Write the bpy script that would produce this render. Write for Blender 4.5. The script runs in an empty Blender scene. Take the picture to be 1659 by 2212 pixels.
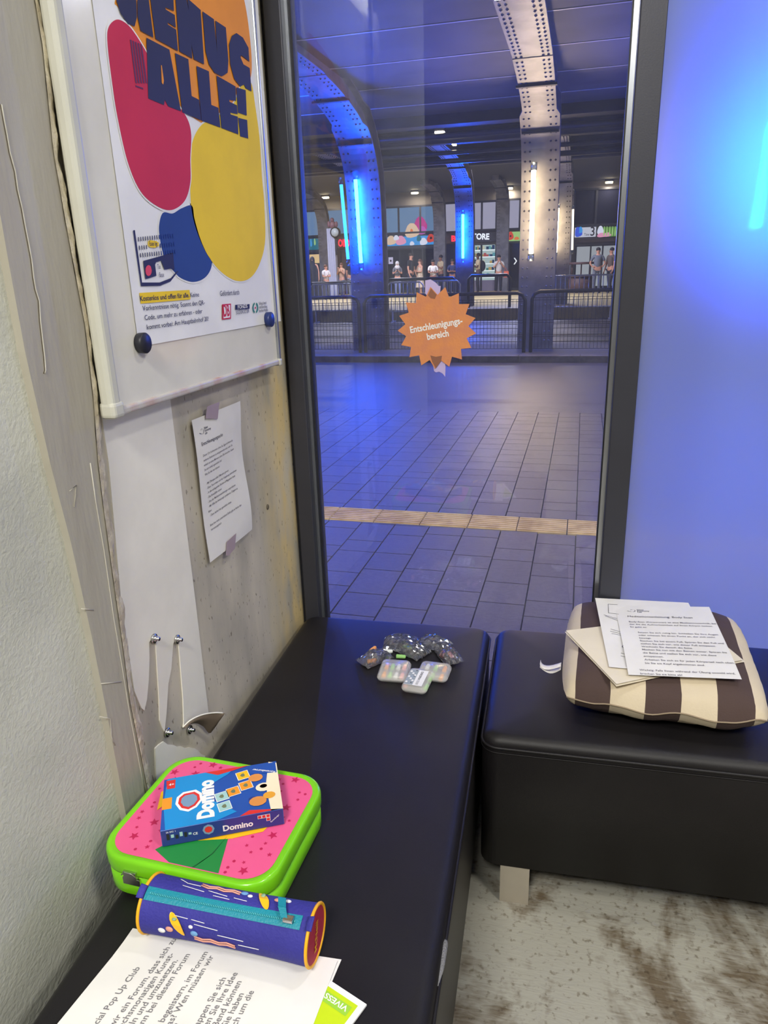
import bpy, math, random
from mathutils import Vector, Matrix, noise
random.seed(7)
C = bpy.context.scene.collection
SC = bpy.context.scene
# ------------------------------------------------------------------ camera
PPX, PPY = 829.5, 1106.0
_vy = Vector((1264-PPX, 574-PPY)); _vz = Vector((975-PPX, 5800-PPY))
F = math.sqrt(-_vy.dot(_vz))
Yc = Vector((_vy.x, _vy.y, F)).normalized(); Dc = Vector((_vz.x, _vz.y, F)).normalized()
Zc = -Dc; Xc = Yc.cross(Zc)
CAM = Vector((0, 0, 1.5))
def ray(px, py):
    c = Vector((px-PPX, py-PPY, F)); return Vector((Xc.dot(c), Yc.dot(c), Zc.dot(c)))
def onz(px, py, z): d = ray(px, py); return CAM + d*((z-CAM.z)/d.z)
def ony(px, py, y): d = ray(px, py); return CAM + d*(y/d.y)
def onx(px, py, x): d = ray(px, py); return CAM + d*(x/d.x)
cam = bpy.data.cameras.new('camera'); co = bpy.data.objects.new('camera', cam); C.objects.link(co)
cam.sensor_fit = 'HORIZONTAL'; cam.sensor_width = 36; cam.lens = F*36/1659
cam.clip_start = 0.02; cam.clip_end = 200
R3 = Matrix(((Xc.x, -Xc.y, -Xc.z), (Yc.x, -Yc.y, -Yc.z), (Zc.x, -Zc.y, -Zc.z)))
co.matrix_world = Matrix.Translation(CAM) @ R3.to_4x4()
SC.camera = co
# ------------------------------------------------------------------ world, exposure, lights
w = bpy.data.worlds.new('night'); SC.world = w; w.use_nodes = True
w.node_tree.nodes['Background'].inputs[0].default_value = (0.27, 0.28, 0.44, 1)
w.node_tree.nodes['Background'].inputs[1].default_value = 0.34
SC.view_settings.view_transform = 'Standard'; SC.view_settings.look = 'None'
SC.view_settings.gamma = 1; SC.view_settings.use_curve_mapping = False
SC.view_settings.exposure = 0.14
def area(name, loc, size, power, color, target=None, sy=None):
    l = bpy.data.lights.new(name, 'AREA'); l.energy = power; l.color = color; l.size = size
    if sy: l.shape = 'RECTANGLE'; l.size_y = sy
    o = bpy.data.objects.new(name, l); C.objects.link(o); o.location = loc
    d = (Vector(target) - Vector(loc)) if target else Vector((0, 0, -1))
    o.rotation_euler = d.to_track_quat('-Z', 'Y').to_euler(); return o
area('room_main_lamp_light', (0.55, 1.30, 2.98), 0.16, 10, (1, .97, .90))
area('room_rear_lamp_light', (-0.3, -1.2, 3.0), 0.6, 96, (1, .97, .90))
area('room_side_lamp_light', (1.7, -0.3, 3.0), 0.5, 48, (1, .97, .90))

# ------------------------------------------------------------------ materials
def lin(c):
    r = []
    for v in c[:3]:
        v = v/255.0
        r.append(v/12.92 if v <= .04045 else ((v+.055)/1.055)**2.4)
    return (r[0], r[1], r[2], 1)
_M = {}
def mat(name, col, rough=.6, metal=0, bump=0, bscale=40, col2=None, cscale=8, cpos=(.4, .6), trans=0, coat=0, spec=.5, island=0, stretch=None, detail=6):
    if name in _M: return _M[name]
    m = bpy.data.materials.new(name); m.use_nodes = True; nt = m.node_tree; b = nt.nodes['Principled BSDF']
    b.inputs['Base Color'].default_value = lin(col); b.inputs['Roughness'].default_value = rough
    b.inputs['Metallic'].default_value = metal; b.inputs['Transmission Weight'].default_value = trans
    b.inputs['Coat Weight'].default_value = coat; b.inputs['Specular IOR Level'].default_value = spec
    tc = nt.nodes.new('ShaderNodeTexCoord'); src = tc.outputs['Object']
    if stretch:
        mp = nt.nodes.new('ShaderNodeMapping'); mp.inputs['Scale'].default_value = stretch
        nt.links.new(src, mp.inputs[0]); src = mp.outputs[0]
    # faint mottling so that no surface is perfectly even
    n = nt.nodes.new('ShaderNodeTexNoise'); n.inputs['Scale'].default_value = cscale; n.inputs['Detail'].default_value = detail
    nt.links.new(src, n.inputs['Vector'])
    cr = nt.nodes.new('ShaderNodeValToRGB'); cr.color_ramp.elements[0].position = cpos[0]; cr.color_ramp.elements[1].position = cpos[1]
    c1 = lin(col); c2 = lin(col2) if col2 else tuple([min(1, v*.93) for v in c1[:3]]+[1])
    cr.color_ramp.elements[0].color = c1; cr.color_ramp.elements[1].color = c2
    nt.links.new(n.outputs[0], cr.inputs[0]); out = cr.outputs[0]
    if island:
        g = nt.nodes.new('ShaderNodeNewGeometry'); mr = nt.nodes.new('ShaderNodeMapRange')
        mr.inputs[3].default_value = 1-island; mr.inputs[4].default_value = 1+island
        nt.links.new(g.outputs['Random Per Island'], mr.inputs[0])
        hs = nt.nodes.new('ShaderNodeHueSaturation'); nt.links.new(mr.outputs[0], hs.inputs['Value']); nt.links.new(out, hs.inputs['Color']); out = hs.outputs[0]
    nt.links.new(out, b.inputs['Base Color'])
    if bump:
        n2 = nt.nodes.new('ShaderNodeTexNoise'); n2.inputs['Scale'].default_value = bscale; n2.inputs['Detail'].default_value = 8
        nt.links.new(src, n2.inputs['Vector']); bp = nt.nodes.new('ShaderNodeBump'); bp.inputs['Strength'].default_value = bump; bp.inputs['Distance'].default_value = .01
        nt.links.new(n2.outputs[0], bp.inputs['Height']); nt.links.new(bp.outputs[0], b.inputs['Normal'])
    _M[name] = m; return m
def emit(name, col, strength):
    if name in _M: return _M[name]
    m = bpy.data.materials.new(name); m.use_nodes = True; nt = m.node_tree; nt.nodes.clear()
    e = nt.nodes.new('ShaderNodeEmission'); e.inputs[0].default_value = (*col, 1); e.inputs[1].default_value = strength
    o = nt.nodes.new('ShaderNodeOutputMaterial'); nt.links.new(e.outputs[0], o.inputs[0]); _M[name] = m; return m
def clear_glass(name, tint=(1, 1, 1), rough=0.0, base=.04, ior=1.45, gain=1.0, haze=0):
    m = bpy.data.materials.new(name); m.use_nodes = True; nt = m.node_tree; nt.nodes.clear()
    t = nt.nodes.new('ShaderNodeBsdfTransparent'); t.inputs[0].default_value = (*tint, 1)
    g = nt.nodes.new('ShaderNodeBsdfGlossy'); g.inputs['Roughness'].default_value = rough
    f = nt.nodes.new('ShaderNodeFresnel'); f.inputs[0].default_value = ior
    mu = nt.nodes.new('ShaderNodeMath'); mu.operation = 'MULTIPLY_ADD'; mu.inputs[1].default_value = gain; mu.inputs[2].default_value = base; mu.use_clamp = True
    nt.links.new(f.outputs[0], mu.inputs[0])
    x = nt.nodes.new('ShaderNodeMixShader'); nt.links.new(mu.outputs[0], x.inputs[0]); nt.links.new(t.outputs[0], x.inputs[1]); nt.links.new(g.outputs[0], x.inputs[2])
    o = nt.nodes.new('ShaderNodeOutputMaterial'); nt.links.new(x.outputs[0], o.inputs[0]); _M[name] = m
    if haze:
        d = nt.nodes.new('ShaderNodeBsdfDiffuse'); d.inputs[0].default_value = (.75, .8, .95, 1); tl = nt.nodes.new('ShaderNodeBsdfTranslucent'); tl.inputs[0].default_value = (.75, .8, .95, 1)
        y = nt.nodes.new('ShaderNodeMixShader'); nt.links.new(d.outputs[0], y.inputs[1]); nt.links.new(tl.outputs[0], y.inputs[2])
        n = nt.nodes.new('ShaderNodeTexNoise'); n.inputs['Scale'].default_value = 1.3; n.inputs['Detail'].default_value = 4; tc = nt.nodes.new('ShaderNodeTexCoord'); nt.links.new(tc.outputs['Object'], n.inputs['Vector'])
        k = nt.nodes.new('ShaderNodeMath'); k.operation = 'MULTIPLY'; k.inputs[1].default_value = haze*2; nt.links.new(n.outputs[0], k.inputs[0])
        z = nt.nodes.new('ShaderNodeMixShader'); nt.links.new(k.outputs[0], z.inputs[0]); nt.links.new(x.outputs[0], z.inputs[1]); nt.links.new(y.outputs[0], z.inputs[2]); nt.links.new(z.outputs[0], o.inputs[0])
    return m
def frosted(name):
    m = bpy.data.materials.new(name); m.use_nodes = True; nt = m.node_tree; nt.nodes.clear()
    N = nt.nodes.new
    r = N('ShaderNodeBsdfRefraction'); r.inputs['Roughness'].default_value = .62; r.inputs['IOR'].default_value = 1.28; r.inputs[0].default_value = (.85, .9, 1, 1)
    r2 = N('ShaderNodeBsdfRefraction'); r2.inputs['Roughness'].default_value = .25; r2.inputs['IOR'].default_value = 1.05; r2.inputs[0].default_value = (.85, .9, 1, 1)
    tl = N('ShaderNodeBsdfTranslucent'); tl.inputs[0].default_value = (.45, .62, .85, 1)
    df = N('ShaderNodeBsdfDiffuse'); df.inputs[0].default_value = (.34, .38, .55, 1)
    m0 = N('ShaderNodeMixShader'); m0.inputs[0].default_value = .10; nt.links.new(r.outputs[0], m0.inputs[1]); nt.links.new(r2.outputs[0], m0.inputs[2])
    m1 = N('ShaderNodeMixShader'); m1.inputs[0].default_value = .5; nt.links.new(m0.outputs[0], m1.inputs[1]); nt.links.new(tl.outputs[0], m1.inputs[2])
    m2 = N('ShaderNodeMixShader'); m2.inputs[0].default_value = .24; nt.links.new(m1.outputs[0], m2.inputs[1]); nt.links.new(df.outputs[0], m2.inputs[2])
    o = N('ShaderNodeOutputMaterial'); nt.links.new(m2.outputs[0], o.inputs[0]); _M[name] = m; return m

# ------------------------------------------------------------------ mesh builder
class MB:
    def __init__(s): s.v = []; s.f = []; s.m = []; s.mats = []; s.sm = []
    def mi(s, m):
        if m not in s.mats: s.mats.append(m)
        return s.mats.index(m)
    def add(s, vs, fs, m, smooth=False):
        b = len(s.v); s.v += [Vector(v) for v in vs]; i = s.mi(m)
        for f in fs: s.f.append([b+k for k in f]); s.m.append(i); s.sm.append(smooth)
        return s
    def poly(s, pts, m): return s.add(pts, [list(range(len(pts)))], m)
    def box(s, a, b, m, M=None):
        (x0, y0, z0), (x1, y1, z1) = a, b
        v = [Vector(p) for p in ((x0,y0,z0),(x1,y0,z0),(x1,y1,z0),(x0,y1,z0),(x0,y0,z1),(x1,y0,z1),(x1,y1,z1),(x0,y1,z1))]
        if M: v = [M @ p for p in v]
        return s.add(v, [(0,3,2,1),(4,5,6,7),(0,1,5,4),(1,2,6,5),(2,3,7,6),(3,0,4,7)], m)
    def prism(s, pts, d, m, cap=True):
        """pts: ring of 3D points, extruded by the vector d"""
        n = len(pts); d = Vector(d); v = [Vector(p) for p in pts] + [Vector(p)+d for p in pts]
        fs = [(i, (i+1) % n, n+(i+1) % n, n+i) for i in range(n)]
        if cap: fs += [list(range(n))[::-1], list(range(n, 2*n))]
        return s.add(v, fs, m)
    def tube(s, path, r, m, seg=10, caps=True, closed=False):
        path = [Vector(p) for p in path]; n = len(path); rs = r if isinstance(r, (list, tuple)) else [r]*n
        vs = []; up = None
        for i, p in enumerate(path):
            a = path[(i-1) % n] if (i > 0 or closed) else p; b = path[(i+1) % n] if (i < n-1 or closed) else p
            t = (b-a).normalized()
            if up is None:
                up = Vector((0, 0, 1)) if abs(t.z) < .9 else Vector((0, 1, 0))
            u = (up - t*up.dot(t)).normalized(); w_ = t.cross(u); up = u
            for k in range(seg):
                an = 2*math.pi*k/seg; vs.append(p + (u*math.cos(an)+w_*math.sin(an))*rs[i])
        fs = []
        for i in range(n if closed else n-1):
            for k in range(seg):
                a = i*seg+k; b = i*seg+(k+1) % seg; j = (i+1) % n
                fs.append((a, b, j*seg+(k+1) % seg, j*seg+k))
        if caps and not closed: fs += [list(range(seg))[::-1], [(n-1)*seg+k for k in range(seg)]]
        return s.add(vs, fs, m, True)
    def cyl(s, a, b, r, m, seg=20): return s.tube([a, b], r, m, seg)
    def sphere(s, c, r, m, seg=12, rings=8, M=None, half=False):
        rx, ry, rz = r if isinstance(r, (tuple, list)) else (r, r, r); vs = []; fs = []
        for i in range(rings+1):
            th = math.pi*(i/rings)*(.5 if half else 1)
            for k in range(seg):
                ph = 2*math.pi*k/seg; p = Vector((rx*math.sin(th)*math.cos(ph), ry*math.sin(th)*math.sin(ph), rz*math.cos(th)))
                if M: p = M @ p
                vs.append(p + Vector(c))
        for i in range(rings):
            for k in range(seg): fs.append((i*seg+k, (i+1)*seg+k, (i+1)*seg+(k+1) % seg, i*seg+(k+1) % seg))
        return s.add(vs, fs, m, True)
    def grid(s, fn, nu, nv, m, smooth=True):
        vs = [fn(i/nu, j/nv) for j in range(nv+1) for i in range(nu+1)]
        fs = [(j*(nu+1)+i, j*(nu+1)+i+1, (j+1)*(nu+1)+i+1, (j+1)*(nu+1)+i) for j in range(nv) for i in range(nu)]
        return s.add(vs, fs, m, smooth)
    def build(s, name, parent=None, label=None, cat=None, group=None, kind=None, bevel=0, sub=0, solid=0, origin=None):
        me = bpy.data.meshes.new(name); vs = s.v
        if parent is not None and getattr(parent, 'matrix_world', None) is not None:
            org = Vector(parent['_o'])
        else:
            if origin is None:
                xs = [v.x for v in vs]; ys = [v.y for v in vs]; zs = [v.z for v in vs]
                org = Vector(((min(xs)+max(xs))/2, (min(ys)+max(ys))/2, min(zs)))
            else: org = Vector(origin)
        me.from_pydata([v-org for v in vs], [], s.f)
        for m in s.mats: me.materials.append(m)
        for p, i, k in zip(me.polygons, s.m, s.sm): p.material_index = i; p.use_smooth = k
        me.update()
        o = bpy.data.objects.new(name, me); C.objects.link(o)
        if parent is not None: o.parent = parent
        else: o.location = org
        o['_o'] = list(org)
        if solid: md = o.modifiers.new('solid', 'SOLIDIFY'); md.thickness = solid; md.offset = 0
        if bevel:
            md = o.modifiers.new('bevel', 'BEVEL'); md.width = bevel; md.segments = 3; md.limit_method = 'ANGLE'; md.angle_limit = .6
        if sub: md = o.modifiers.new('sub', 'SUBSURF'); md.levels = sub; md.render_levels = sub
        if label: o['label'] = label
        if cat: o['category'] = cat
        if group: o['group'] = group
        if kind: o['kind'] = kind
        return o
def thing(name, label, cat, loc, group=None):
    o = bpy.data.objects.new(name, None); C.objects.link(o); o.location = loc; o.empty_display_size = .05
    o['label'] = label; o['category'] = cat; o['_o'] = list(loc)
    if group: o['group'] = group
    return o
def struct(mb, name, **k): return mb.build(name, kind='structure', **k)

_T = {}
def text2d(body, bold=0.0):
    key = (body, bold)
    if key in _T: return _T[key]
    cu = bpy.data.curves.new('t', 'FONT'); cu.body = body; cu.size = 1; cu.offset = bold; cu.resolution_u = 3; cu.fill_mode = 'FRONT' if hasattr(cu, 'fill_mode') else cu.fill_mode
    ob = bpy.data.objects.new('t', cu); C.objects.link(ob)
    dg = bpy.context.evaluated_depsgraph_get(); me = bpy.data.meshes.new_from_object(ob.evaluated_get(dg))
    vs = [(v.co.x, v.co.y) for v in me.vertices]; fs = [list(p.vertices) for p in me.polygons]
    bpy.data.objects.remove(ob); bpy.data.curves.remove(cu); bpy.data.meshes.remove(me)
    _T[key] = (vs, fs); return _T[key]
class Quad:
    """bilinear patch TL,TR,BR,BL ; p(u,v,h): u right, v down, both in metres along the sheet"""
    def __init__(s, tl, tr, br, bl, bend=None, n=None):
        s.c = [Vector(x) for x in (tl, tr, br, bl)]; s.w = (s.c[1]-s.c[0]).length; s.h = (s.c[3]-s.c[0]).length
        s.n = (s.c[3]-s.c[0]).cross(s.c[1]-s.c[0]).normalized() if n is None else Vector(n); s.bend = bend
    def p(s, u, v, h=0):
        a, b = u/s.w, v/s.h; tl, tr, br, bl = s.c
        q = (tl*(1-a)+tr*a)*(1-b)+(bl*(1-a)+br*a)*b
        if s.bend: h += s.bend(a, b)
        return q + s.n*h
def put_text(mb, Q, body, u, v, size, m, h=.0006, bold=0, width=None, rot=0, align='L', sy=1.0):
    vs, fs = text2d(body, bold)
    if not vs: return
    xs = [a for a, b in vs]; x0, x1 = min(xs), max(xs); k = size
    kx = width/(x1-x0) if width else k
    off = -x0 if align == 'L' else -(x0+x1)/2
    cr, sr = math.cos(rot), math.sin(rot); out = []
    for a, b in vs:
        X = (a+off)*kx; Yv = b*k*sy
        out.append(Q.p(u + X*cr - Yv*sr, v - (X*sr + Yv*cr), h))
    mb.add(out, fs, m)
def rect_on(mb, Q, u0, v0, u1, v1, m, h=.0004): mb.poly([Q.p(u0, v0, h), Q.p(u0, v1, h), Q.p(u1, v1, h), Q.p(u1, v0, h)], m)
def poly_on(mb, Q, pts, m, h=.0004): mb.poly([Q.p(u, v, h) for u, v in pts], m)
def spline(pts, n=6, closed=True):
    out = []; N = len(pts)
    for i in range(N if closed else N-1):
        p0, p1, p2, p3 = [Vector(pts[(i+k) % N]) if closed else Vector(pts[max(0, min(N-1, i+k))]) for k in (-1, 0, 1, 2)]
        for j in range(n):
            t = j/n; out.append(.5*((2*p1)+(-p0+p2)*t+(2*p0-5*p1+4*p2-p3)*t*t+(-p0+3*p1-3*p2+p3)*t**3))
    return out

# ------------------------------------------------------------------ shared materials
BLACK = mat('black_plastic', (30, 31, 40), .45); INK = mat('printed_ink', (45, 44, 52), .7); NAVY = mat('navy_ink', (38, 40, 72), .6)
PAPER = mat('white_paper', (226, 224, 220), .75); WHITE = mat('white_print', (235, 235, 235), .6)
ANTH = mat('anthracite_metal', (62, 63, 72), .42, .35, .03, 300); ANTH_D = mat('dark_anthracite', (34, 35, 42), .5, .2)
ALU = mat('aluminium', (185, 190, 198), .28, .9); CHROME = mat('chrome', (200, 200, 198), .22, 1)
LEATHER = mat('black_leather', (20, 18, 20), .46, 0, .10, 900, col2=(25, 23, 25), cscale=5, spec=.32)
def concrete(name, a, b, sc=3, bump=.35): return mat(name, a, .85, 0, bump, 55, col2=b, cscale=sc, cpos=(.38, .66), detail=12)
# ------------------------------------------------------------------ setting : room
XW = -0.72; ZF = 0.18; YW = 1.75
# worn screed floor
def floor_mat():
    m = bpy.data.materials.new('worn_screed'); m.use_nodes = True; nt = m.node_tree; b = nt.nodes['Principled BSDF']; N = nt.nodes.new; L = nt.links.new
    tc = N('ShaderNodeTexCoord'); mp = N('ShaderNodeMapping'); mp.inputs['Scale'].default_value = (1.5, 1.0, 1); mp.inputs['Location'].default_value = (3.36, .2, 0); L(tc.outputs['Object'], mp.inputs[0])
    n1 = N('ShaderNodeTexNoise'); n1.inputs['Scale'].default_value = 3.6; n1.inputs['Detail'].default_value = 5; n1.inputs['Roughness'].default_value = .62; n1.inputs['Distortion'].default_value = .5; L(mp.outputs[0], n1.inputs['Vector'])
    mp2 = N('ShaderNodeMapping'); mp2.inputs['Scale'].default_value = (26, 150, 1); mp2.inputs['Rotation'].default_value = (0, 0, .95); L(tc.outputs['Object'], mp2.inputs[0])
    n2 = N('ShaderNodeTexNoise'); n2.inputs['Scale'].default_value = 1; n2.inputs['Detail'].default_value = 3; n2.inputs['Distortion'].default_value = .8; L(mp2.outputs[0], n2.inputs['Vector'])
    ad = N('ShaderNodeMath'); ad.operation = 'MULTIPLY_ADD'; ad.inputs[1].default_value = .16; L(n2.outputs[0], ad.inputs[0]); L(n1.outputs[0], ad.inputs[2])
    cr = N('ShaderNodeValToRGB'); e = cr.color_ramp.elements; e[0].position = .57; e[0].color = lin((158, 156, 145)); e[1].position = .70; e[1].color = lin((98, 86, 68))
    L(ad.outputs[0], cr.inputs[0])
    n3 = N('ShaderNodeTexNoise'); n3.inputs['Scale'].default_value = 90; n3.inputs['Detail'].default_value = 4; L(tc.outputs['Object'], n3.inputs['Vector'])
    cr3 = N('ShaderNodeValToRGB'); cr3.color_ramp.elements[0].position = .3; cr3.color_ramp.elements[0].color = (.45, .4, .33, 1); cr3.color_ramp.elements[1].position = .42; cr3.color_ramp.elements[1].color = (1, 1, 1, 1); L(n3.outputs[0], cr3.inputs[0])
    mx = N('ShaderNodeMix'); mx.data_type = 'RGBA'; mx.blend_type = 'MULTIPLY'; mx.inputs[0].default_value = .8; L(cr.outputs[0], mx.inputs[6]); L(cr3.outputs[0], mx.inputs[7]); L(mx.outputs[2], b.inputs['Base Color'])
    b.inputs['Roughness'].default_value = .6
    bp = N('ShaderNodeBump'); bp.inputs['Strength'].default_value = .25; bp.inputs['Distance'].default_value = .004; L(n2.outputs[0], bp.inputs['Height']); L(bp.outputs[0], b.inputs['Normal']); return m
FLOOR = floor_mat()
struct(MB().box((-3.2, -4, ZF-.16), (3.2, YW+.06, ZF), FLOOR), 'floor', origin=(0, 0, 0))
PLASTER = mat('room_plaster', (205, 203, 196), .9, 0, .2, 60)
DARKW = mat('dark_rear_wall', (120, 116, 112), .85)
struct(MB().box((-3.2, -4, 3.12), (3.2, YW+.06, 3.25), PLASTER), 'ceiling')
struct(MB().box((-3.2, -4.15, ZF), (3.2, -4, 3.12), DARKW), 'wall_back')
struct(MB().box((3.0, -4, ZF), (3.2, YW+.1, 3.12), PLASTER), 'wall_right')
struct(MB().box((-3.3, -4, ZF), (-3.0, 0.02, 3.12), DARKW), 'wall_far_left')
def fairfaced():
    """shuttered concrete: mottled grey, a yellowish weathered stripe towards the window, small pores"""
    m = bpy.data.materials.new('fair_faced_concrete'); m.use_nodes = True; nt = m.node_tree; b = nt.nodes['Principled BSDF']; N = nt.nodes.new; L = nt.links.new
    tc = N('ShaderNodeTexCoord'); mp = N('ShaderNodeMapping'); mp.inputs['Scale'].default_value = (1, 3.2, 1.1); L(tc.outputs['Object'], mp.inputs[0])
    n1 = N('ShaderNodeTexNoise'); n1.inputs['Scale'].default_value = 2.2; n1.inputs['Detail'].default_value = 10; L(mp.outputs[0], n1.inputs['Vector'])
    c1 = N('ShaderNodeValToRGB'); c1.color_ramp.elements[0].position = .36; c1.color_ramp.elements[0].color = lin((160, 155, 143)); c1.color_ramp.elements[1].position = .62; c1.color_ramp.elements[1].color = lin((200, 192, 174)); L(n1.outputs[0], c1.inputs[0])
    sx = N('ShaderNodeSeparateXYZ'); L(tc.outputs['Object'], sx.inputs[0])
    mr = N('ShaderNodeMapRange'); mr.inputs[1].default_value = 1.50; mr.inputs[2].default_value = 1.66; L(sx.outputs[1], mr.inputs[0])
    n4 = N('ShaderNodeTexNoise'); n4.inputs['Scale'].default_value = 5; n4.inputs['Detail'].default_value = 6; L(mp.outputs[0], n4.inputs['Vector'])
    c4 = N('ShaderNodeValToRGB'); c4.color_ramp.elements[0].position = .38; c4.color_ramp.elements[1].position = .6; L(n4.outputs[0], c4.inputs[0])
    mu = N('ShaderNodeMath'); mu.operation = 'MULTIPLY'; L(mr.outputs[0], mu.inputs[0]); L(c4.outputs[0], mu.inputs[1])
    mx = N('ShaderNodeMix'); mx.data_type = 'RGBA'; mx.inputs[7].default_value = lin((212, 190, 138)); L(mu.outputs[0], mx.inputs[0]); L(c1.outputs[0], mx.inputs[6])
    n3 = N('ShaderNodeTexNoise'); n3.inputs['Scale'].default_value = 1; n3.inputs['Detail'].default_value = 2
    mp3 = N('ShaderNodeMapping'); mp3.inputs['Scale'].default_value = (90, 150, 60); L(tc.outputs['Object'], mp3.inputs[0]); L(mp3.outputs[0], n3.inputs['Vector'])
    c3 = N('ShaderNodeValToRGB'); c3.color_ramp.elements[0].position = .26; c3.color_ramp.elements[0].color = (.35, .32, .28, 1); c3.color_ramp.elements[1].position = .34; c3.color_ramp.elements[1].color = (1, 1, 1, 1); L(n3.outputs[0], c3.inputs[0])
    m2 = N('ShaderNodeMix'); m2.data_type = 'RGBA'; m2.blend_type = 'MULTIPLY'; m2.inputs[0].default_value = .85; L(mx.outputs[2], m2.inputs[6]); L(c3.outputs[0], m2.inputs[7])
    L(m2.outputs[2], b.inputs['Base Color']); b.inputs['Roughness'].default_value = .85
    bp = N('ShaderNodeBump'); bp.inputs['Strength'].default_value = .3; bp.inputs['Distance'].default_value = .004; L(c3.outputs[0], bp.inputs['Height']); L(bp.outputs[0], b.inputs['Normal']); return m
CONC = fairfaced()
CONC_L = mat('light_screeded_concrete', (196, 197, 184), .9, 0, .2, 160, col2=(178, 179, 167), cscale=5, cpos=(.35, .7), detail=12)
struct(MB().box((-3.0, 0.02, ZF), (XW, YW-.012, 3.12), CONC), 'wall_left', origin=(0, 0, 0))
# light concrete skin, left of the painted band (proud of the wall)
def wl(px, py, off=0.0): return onx(px, py, XW+off)
def edge_on_wall(pts, off):
    """px trace -> list of (y,z) going down"""
    return [(wl(x, y, off).y, wl(x, y, off).z) for x, y in pts]
gl = edge_on_wall([(-60, 150), (0, 545), (40, 760), (95, 1000), (140, 1170), (185, 1370), (225, 1570), (258, 1745), (310, 1990)], .004)
ytop = gl[0][0]
ring = [(XW-.01, .02, 2.9), (XW-.01, gl[0][0], 2.9)] + [(XW-.01, y+random.uniform(-.0015, .0015), z) for y, z in gl] + [(XW-.01, gl[-1][0], ZF+.001), (XW-.01, .02, ZF+.001)]
struct(MB().prism(ring, (.014, 0, 0), CONC_L), 'trim_1', origin=(0, 0, 0))
# beige painted band with chipped cream edge
BEIGE = mat('beige_paint', (170, 166, 152), .55, 0, .12, 30, col2=(158, 152, 137), cscale=4, cpos=(.35, .65), stretch=(1, 3, .6))
CREAM = mat('cream_plaster_edge', (216, 206, 178), .9, 0, .8, 60, col2=(188, 176, 148), cscale=30)
CRACK = mat('crack_shadow', (96, 88, 74), .9)
RIDGE = mat('paint_ridge', (186, 182, 168), .6, 0, .2, 80)
jag = [(90, -60), (100, 0), (118, 110), (140, 330), (165, 480), (205, 700), (222, 850), (232, 990), (243, 1085), (265, 1250), (283, 1380), (298, 1500), (318, 1600), (335, 1690), (352, 1790)]
jy = edge_on_wall(jag, .016)
def interp(tab, z):
    for (y0, z0), (y1, z1) in zip(tab, tab[1:]):
        if z1 <= z <= z0: return y0+(y1-y0)*(z0-z)/(z0-z1)
    return tab[0][0] if z > tab[0][1] else tab[-1][0]
zs = [2.3-i*.0125 for i in range(170)]
b = MB(); band_r = []
for z in zs: band_r.append((interp(jy, z) - .024 + .0025*noise.noise(Vector((z*30, 3, 0))), z))
ring = [(XW-.006, interp(gl, 2.3)-.002, 2.3)] + [(XW-.006, y, z) for y, z in band_r] + [(XW-.006, gl[-1][0]-.002, zs[-1])] + [(XW-.006, y-.002, z) for y, z in gl[::-1][:-1]]
b.prism(ring, (.022, 0, 0), BEIGE)
# ridge line down the band and hairline crack with blistered paint
rl = edge_on_wall([(195, 1000), (208, 1090), (225, 1190), (245, 1330), (262, 1430), (280, 1540), (303, 1660), (315, 1720)], .016)
b.tube([(XW+.0158, y, z) for y, z in rl], .0012, RIDGE, 6)
ck = edge_on_wall([(0, 225), (12, 290), (30, 370), (45, 450), (58, 520), (70, 600), (82, 650), (90, 740), (96, 800), (88, 815), (112, 822)], .016)
ck2 = []
for i, (y, z) in enumerate(ck[:-2]):
    ck2.append((y, z))
    (yn, zn) = ck[i+1]; ck2.append(((y+yn)/2+random.uniform(-.002, .002), (z+zn)/2))
b.tube([(XW+.0156, y, z) for y, z in ck2], .0011, CRACK, 5); b.tube([(XW+.0162, y+.0022, z) for y, z in ck2], .0013, RIDGE, 5)
for tr in ([(175, 1315), (202, 1318)], [(215, 1548), (238, 1552), (240, 1590), (248, 1610)], [(150, 1060), (165, 1048), (160, 1095)], [(218, 1477), (262, 1473)]):
    b.tube([(XW+.0162, y, z) for y, z in edge_on_wall(tr, .016)], .0009, RIDGE, 5)
struct(b, 'trim_2', origin=(0, 0, 0))
b = MB()
def jf(u, v):
    z = zs[0]+(zs[-1]-zs[0])*v; y0 = interp(jy, z)-.026; wd = .034+.010*noise.noise(Vector((z*22, 0, 0)))+.004*noise.noise(Vector((z*90, 5, 0)))
    n = noise.noise(Vector((z*60, u*4, 1)))
    return (XW+.018-.016*u**1.5+.003*n*(1 if 0 < u < 1 else 0), y0+wd*u, z)
b.grid(jf, 6, 340, CREAM); struct(b, 'trim_3', origin=(0, 0, 0))
# ------------------------------------------------------------------ white sheet with torn strips
WSHEET = mat('white_wall_sheet', (236, 233, 222), .5, 0, .04, 60)
def c4(x, y): return (200+x*.3014, 1300+y*.3014)
ol = [(330, 640), (300, 0)]
top = [onx(225, 870, XW+.002), onx(366, 830, XW+.002)]
outl_px = [c4(738, 0), c4(770, 270), c4(800, 540), c4(832, 800), c4(760, 815), c4(700, 850), c4(650, 895), c4(655, 870), c4(650, 700), c4(632, 470), c4(618, 300), c4(602, 262), c4(578, 300), c4(565, 480), c4(543, 590), c4(530, 800), c4(516, 930), c4(500, 900), c4(482, 850), c4(478, 700), c4(466, 500), c4(455, 300), c4(437, 250), c4(405, 290), c4(408, 400), c4(403, 560), c4(390, 700), c4(372, 780), c4(350, 760), c4(300, 640)]
pts = [wl(215, 700, .002), wl(345, 700, .002)] + [wl(370, 880, .002)] + [wl(x, y, .002) for x, y in outl_px] + [wl(262, 1300, .002), wl(235, 1000, .002)]
sheet_top = 1.45
ring = [(XW-.001, p.y, p.z) for p in pts]
ring[0] = (XW-.001, ring[-1][1]+.01, 2.2); ring[1] = (XW-.001, 1.185, 2.2)
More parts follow.
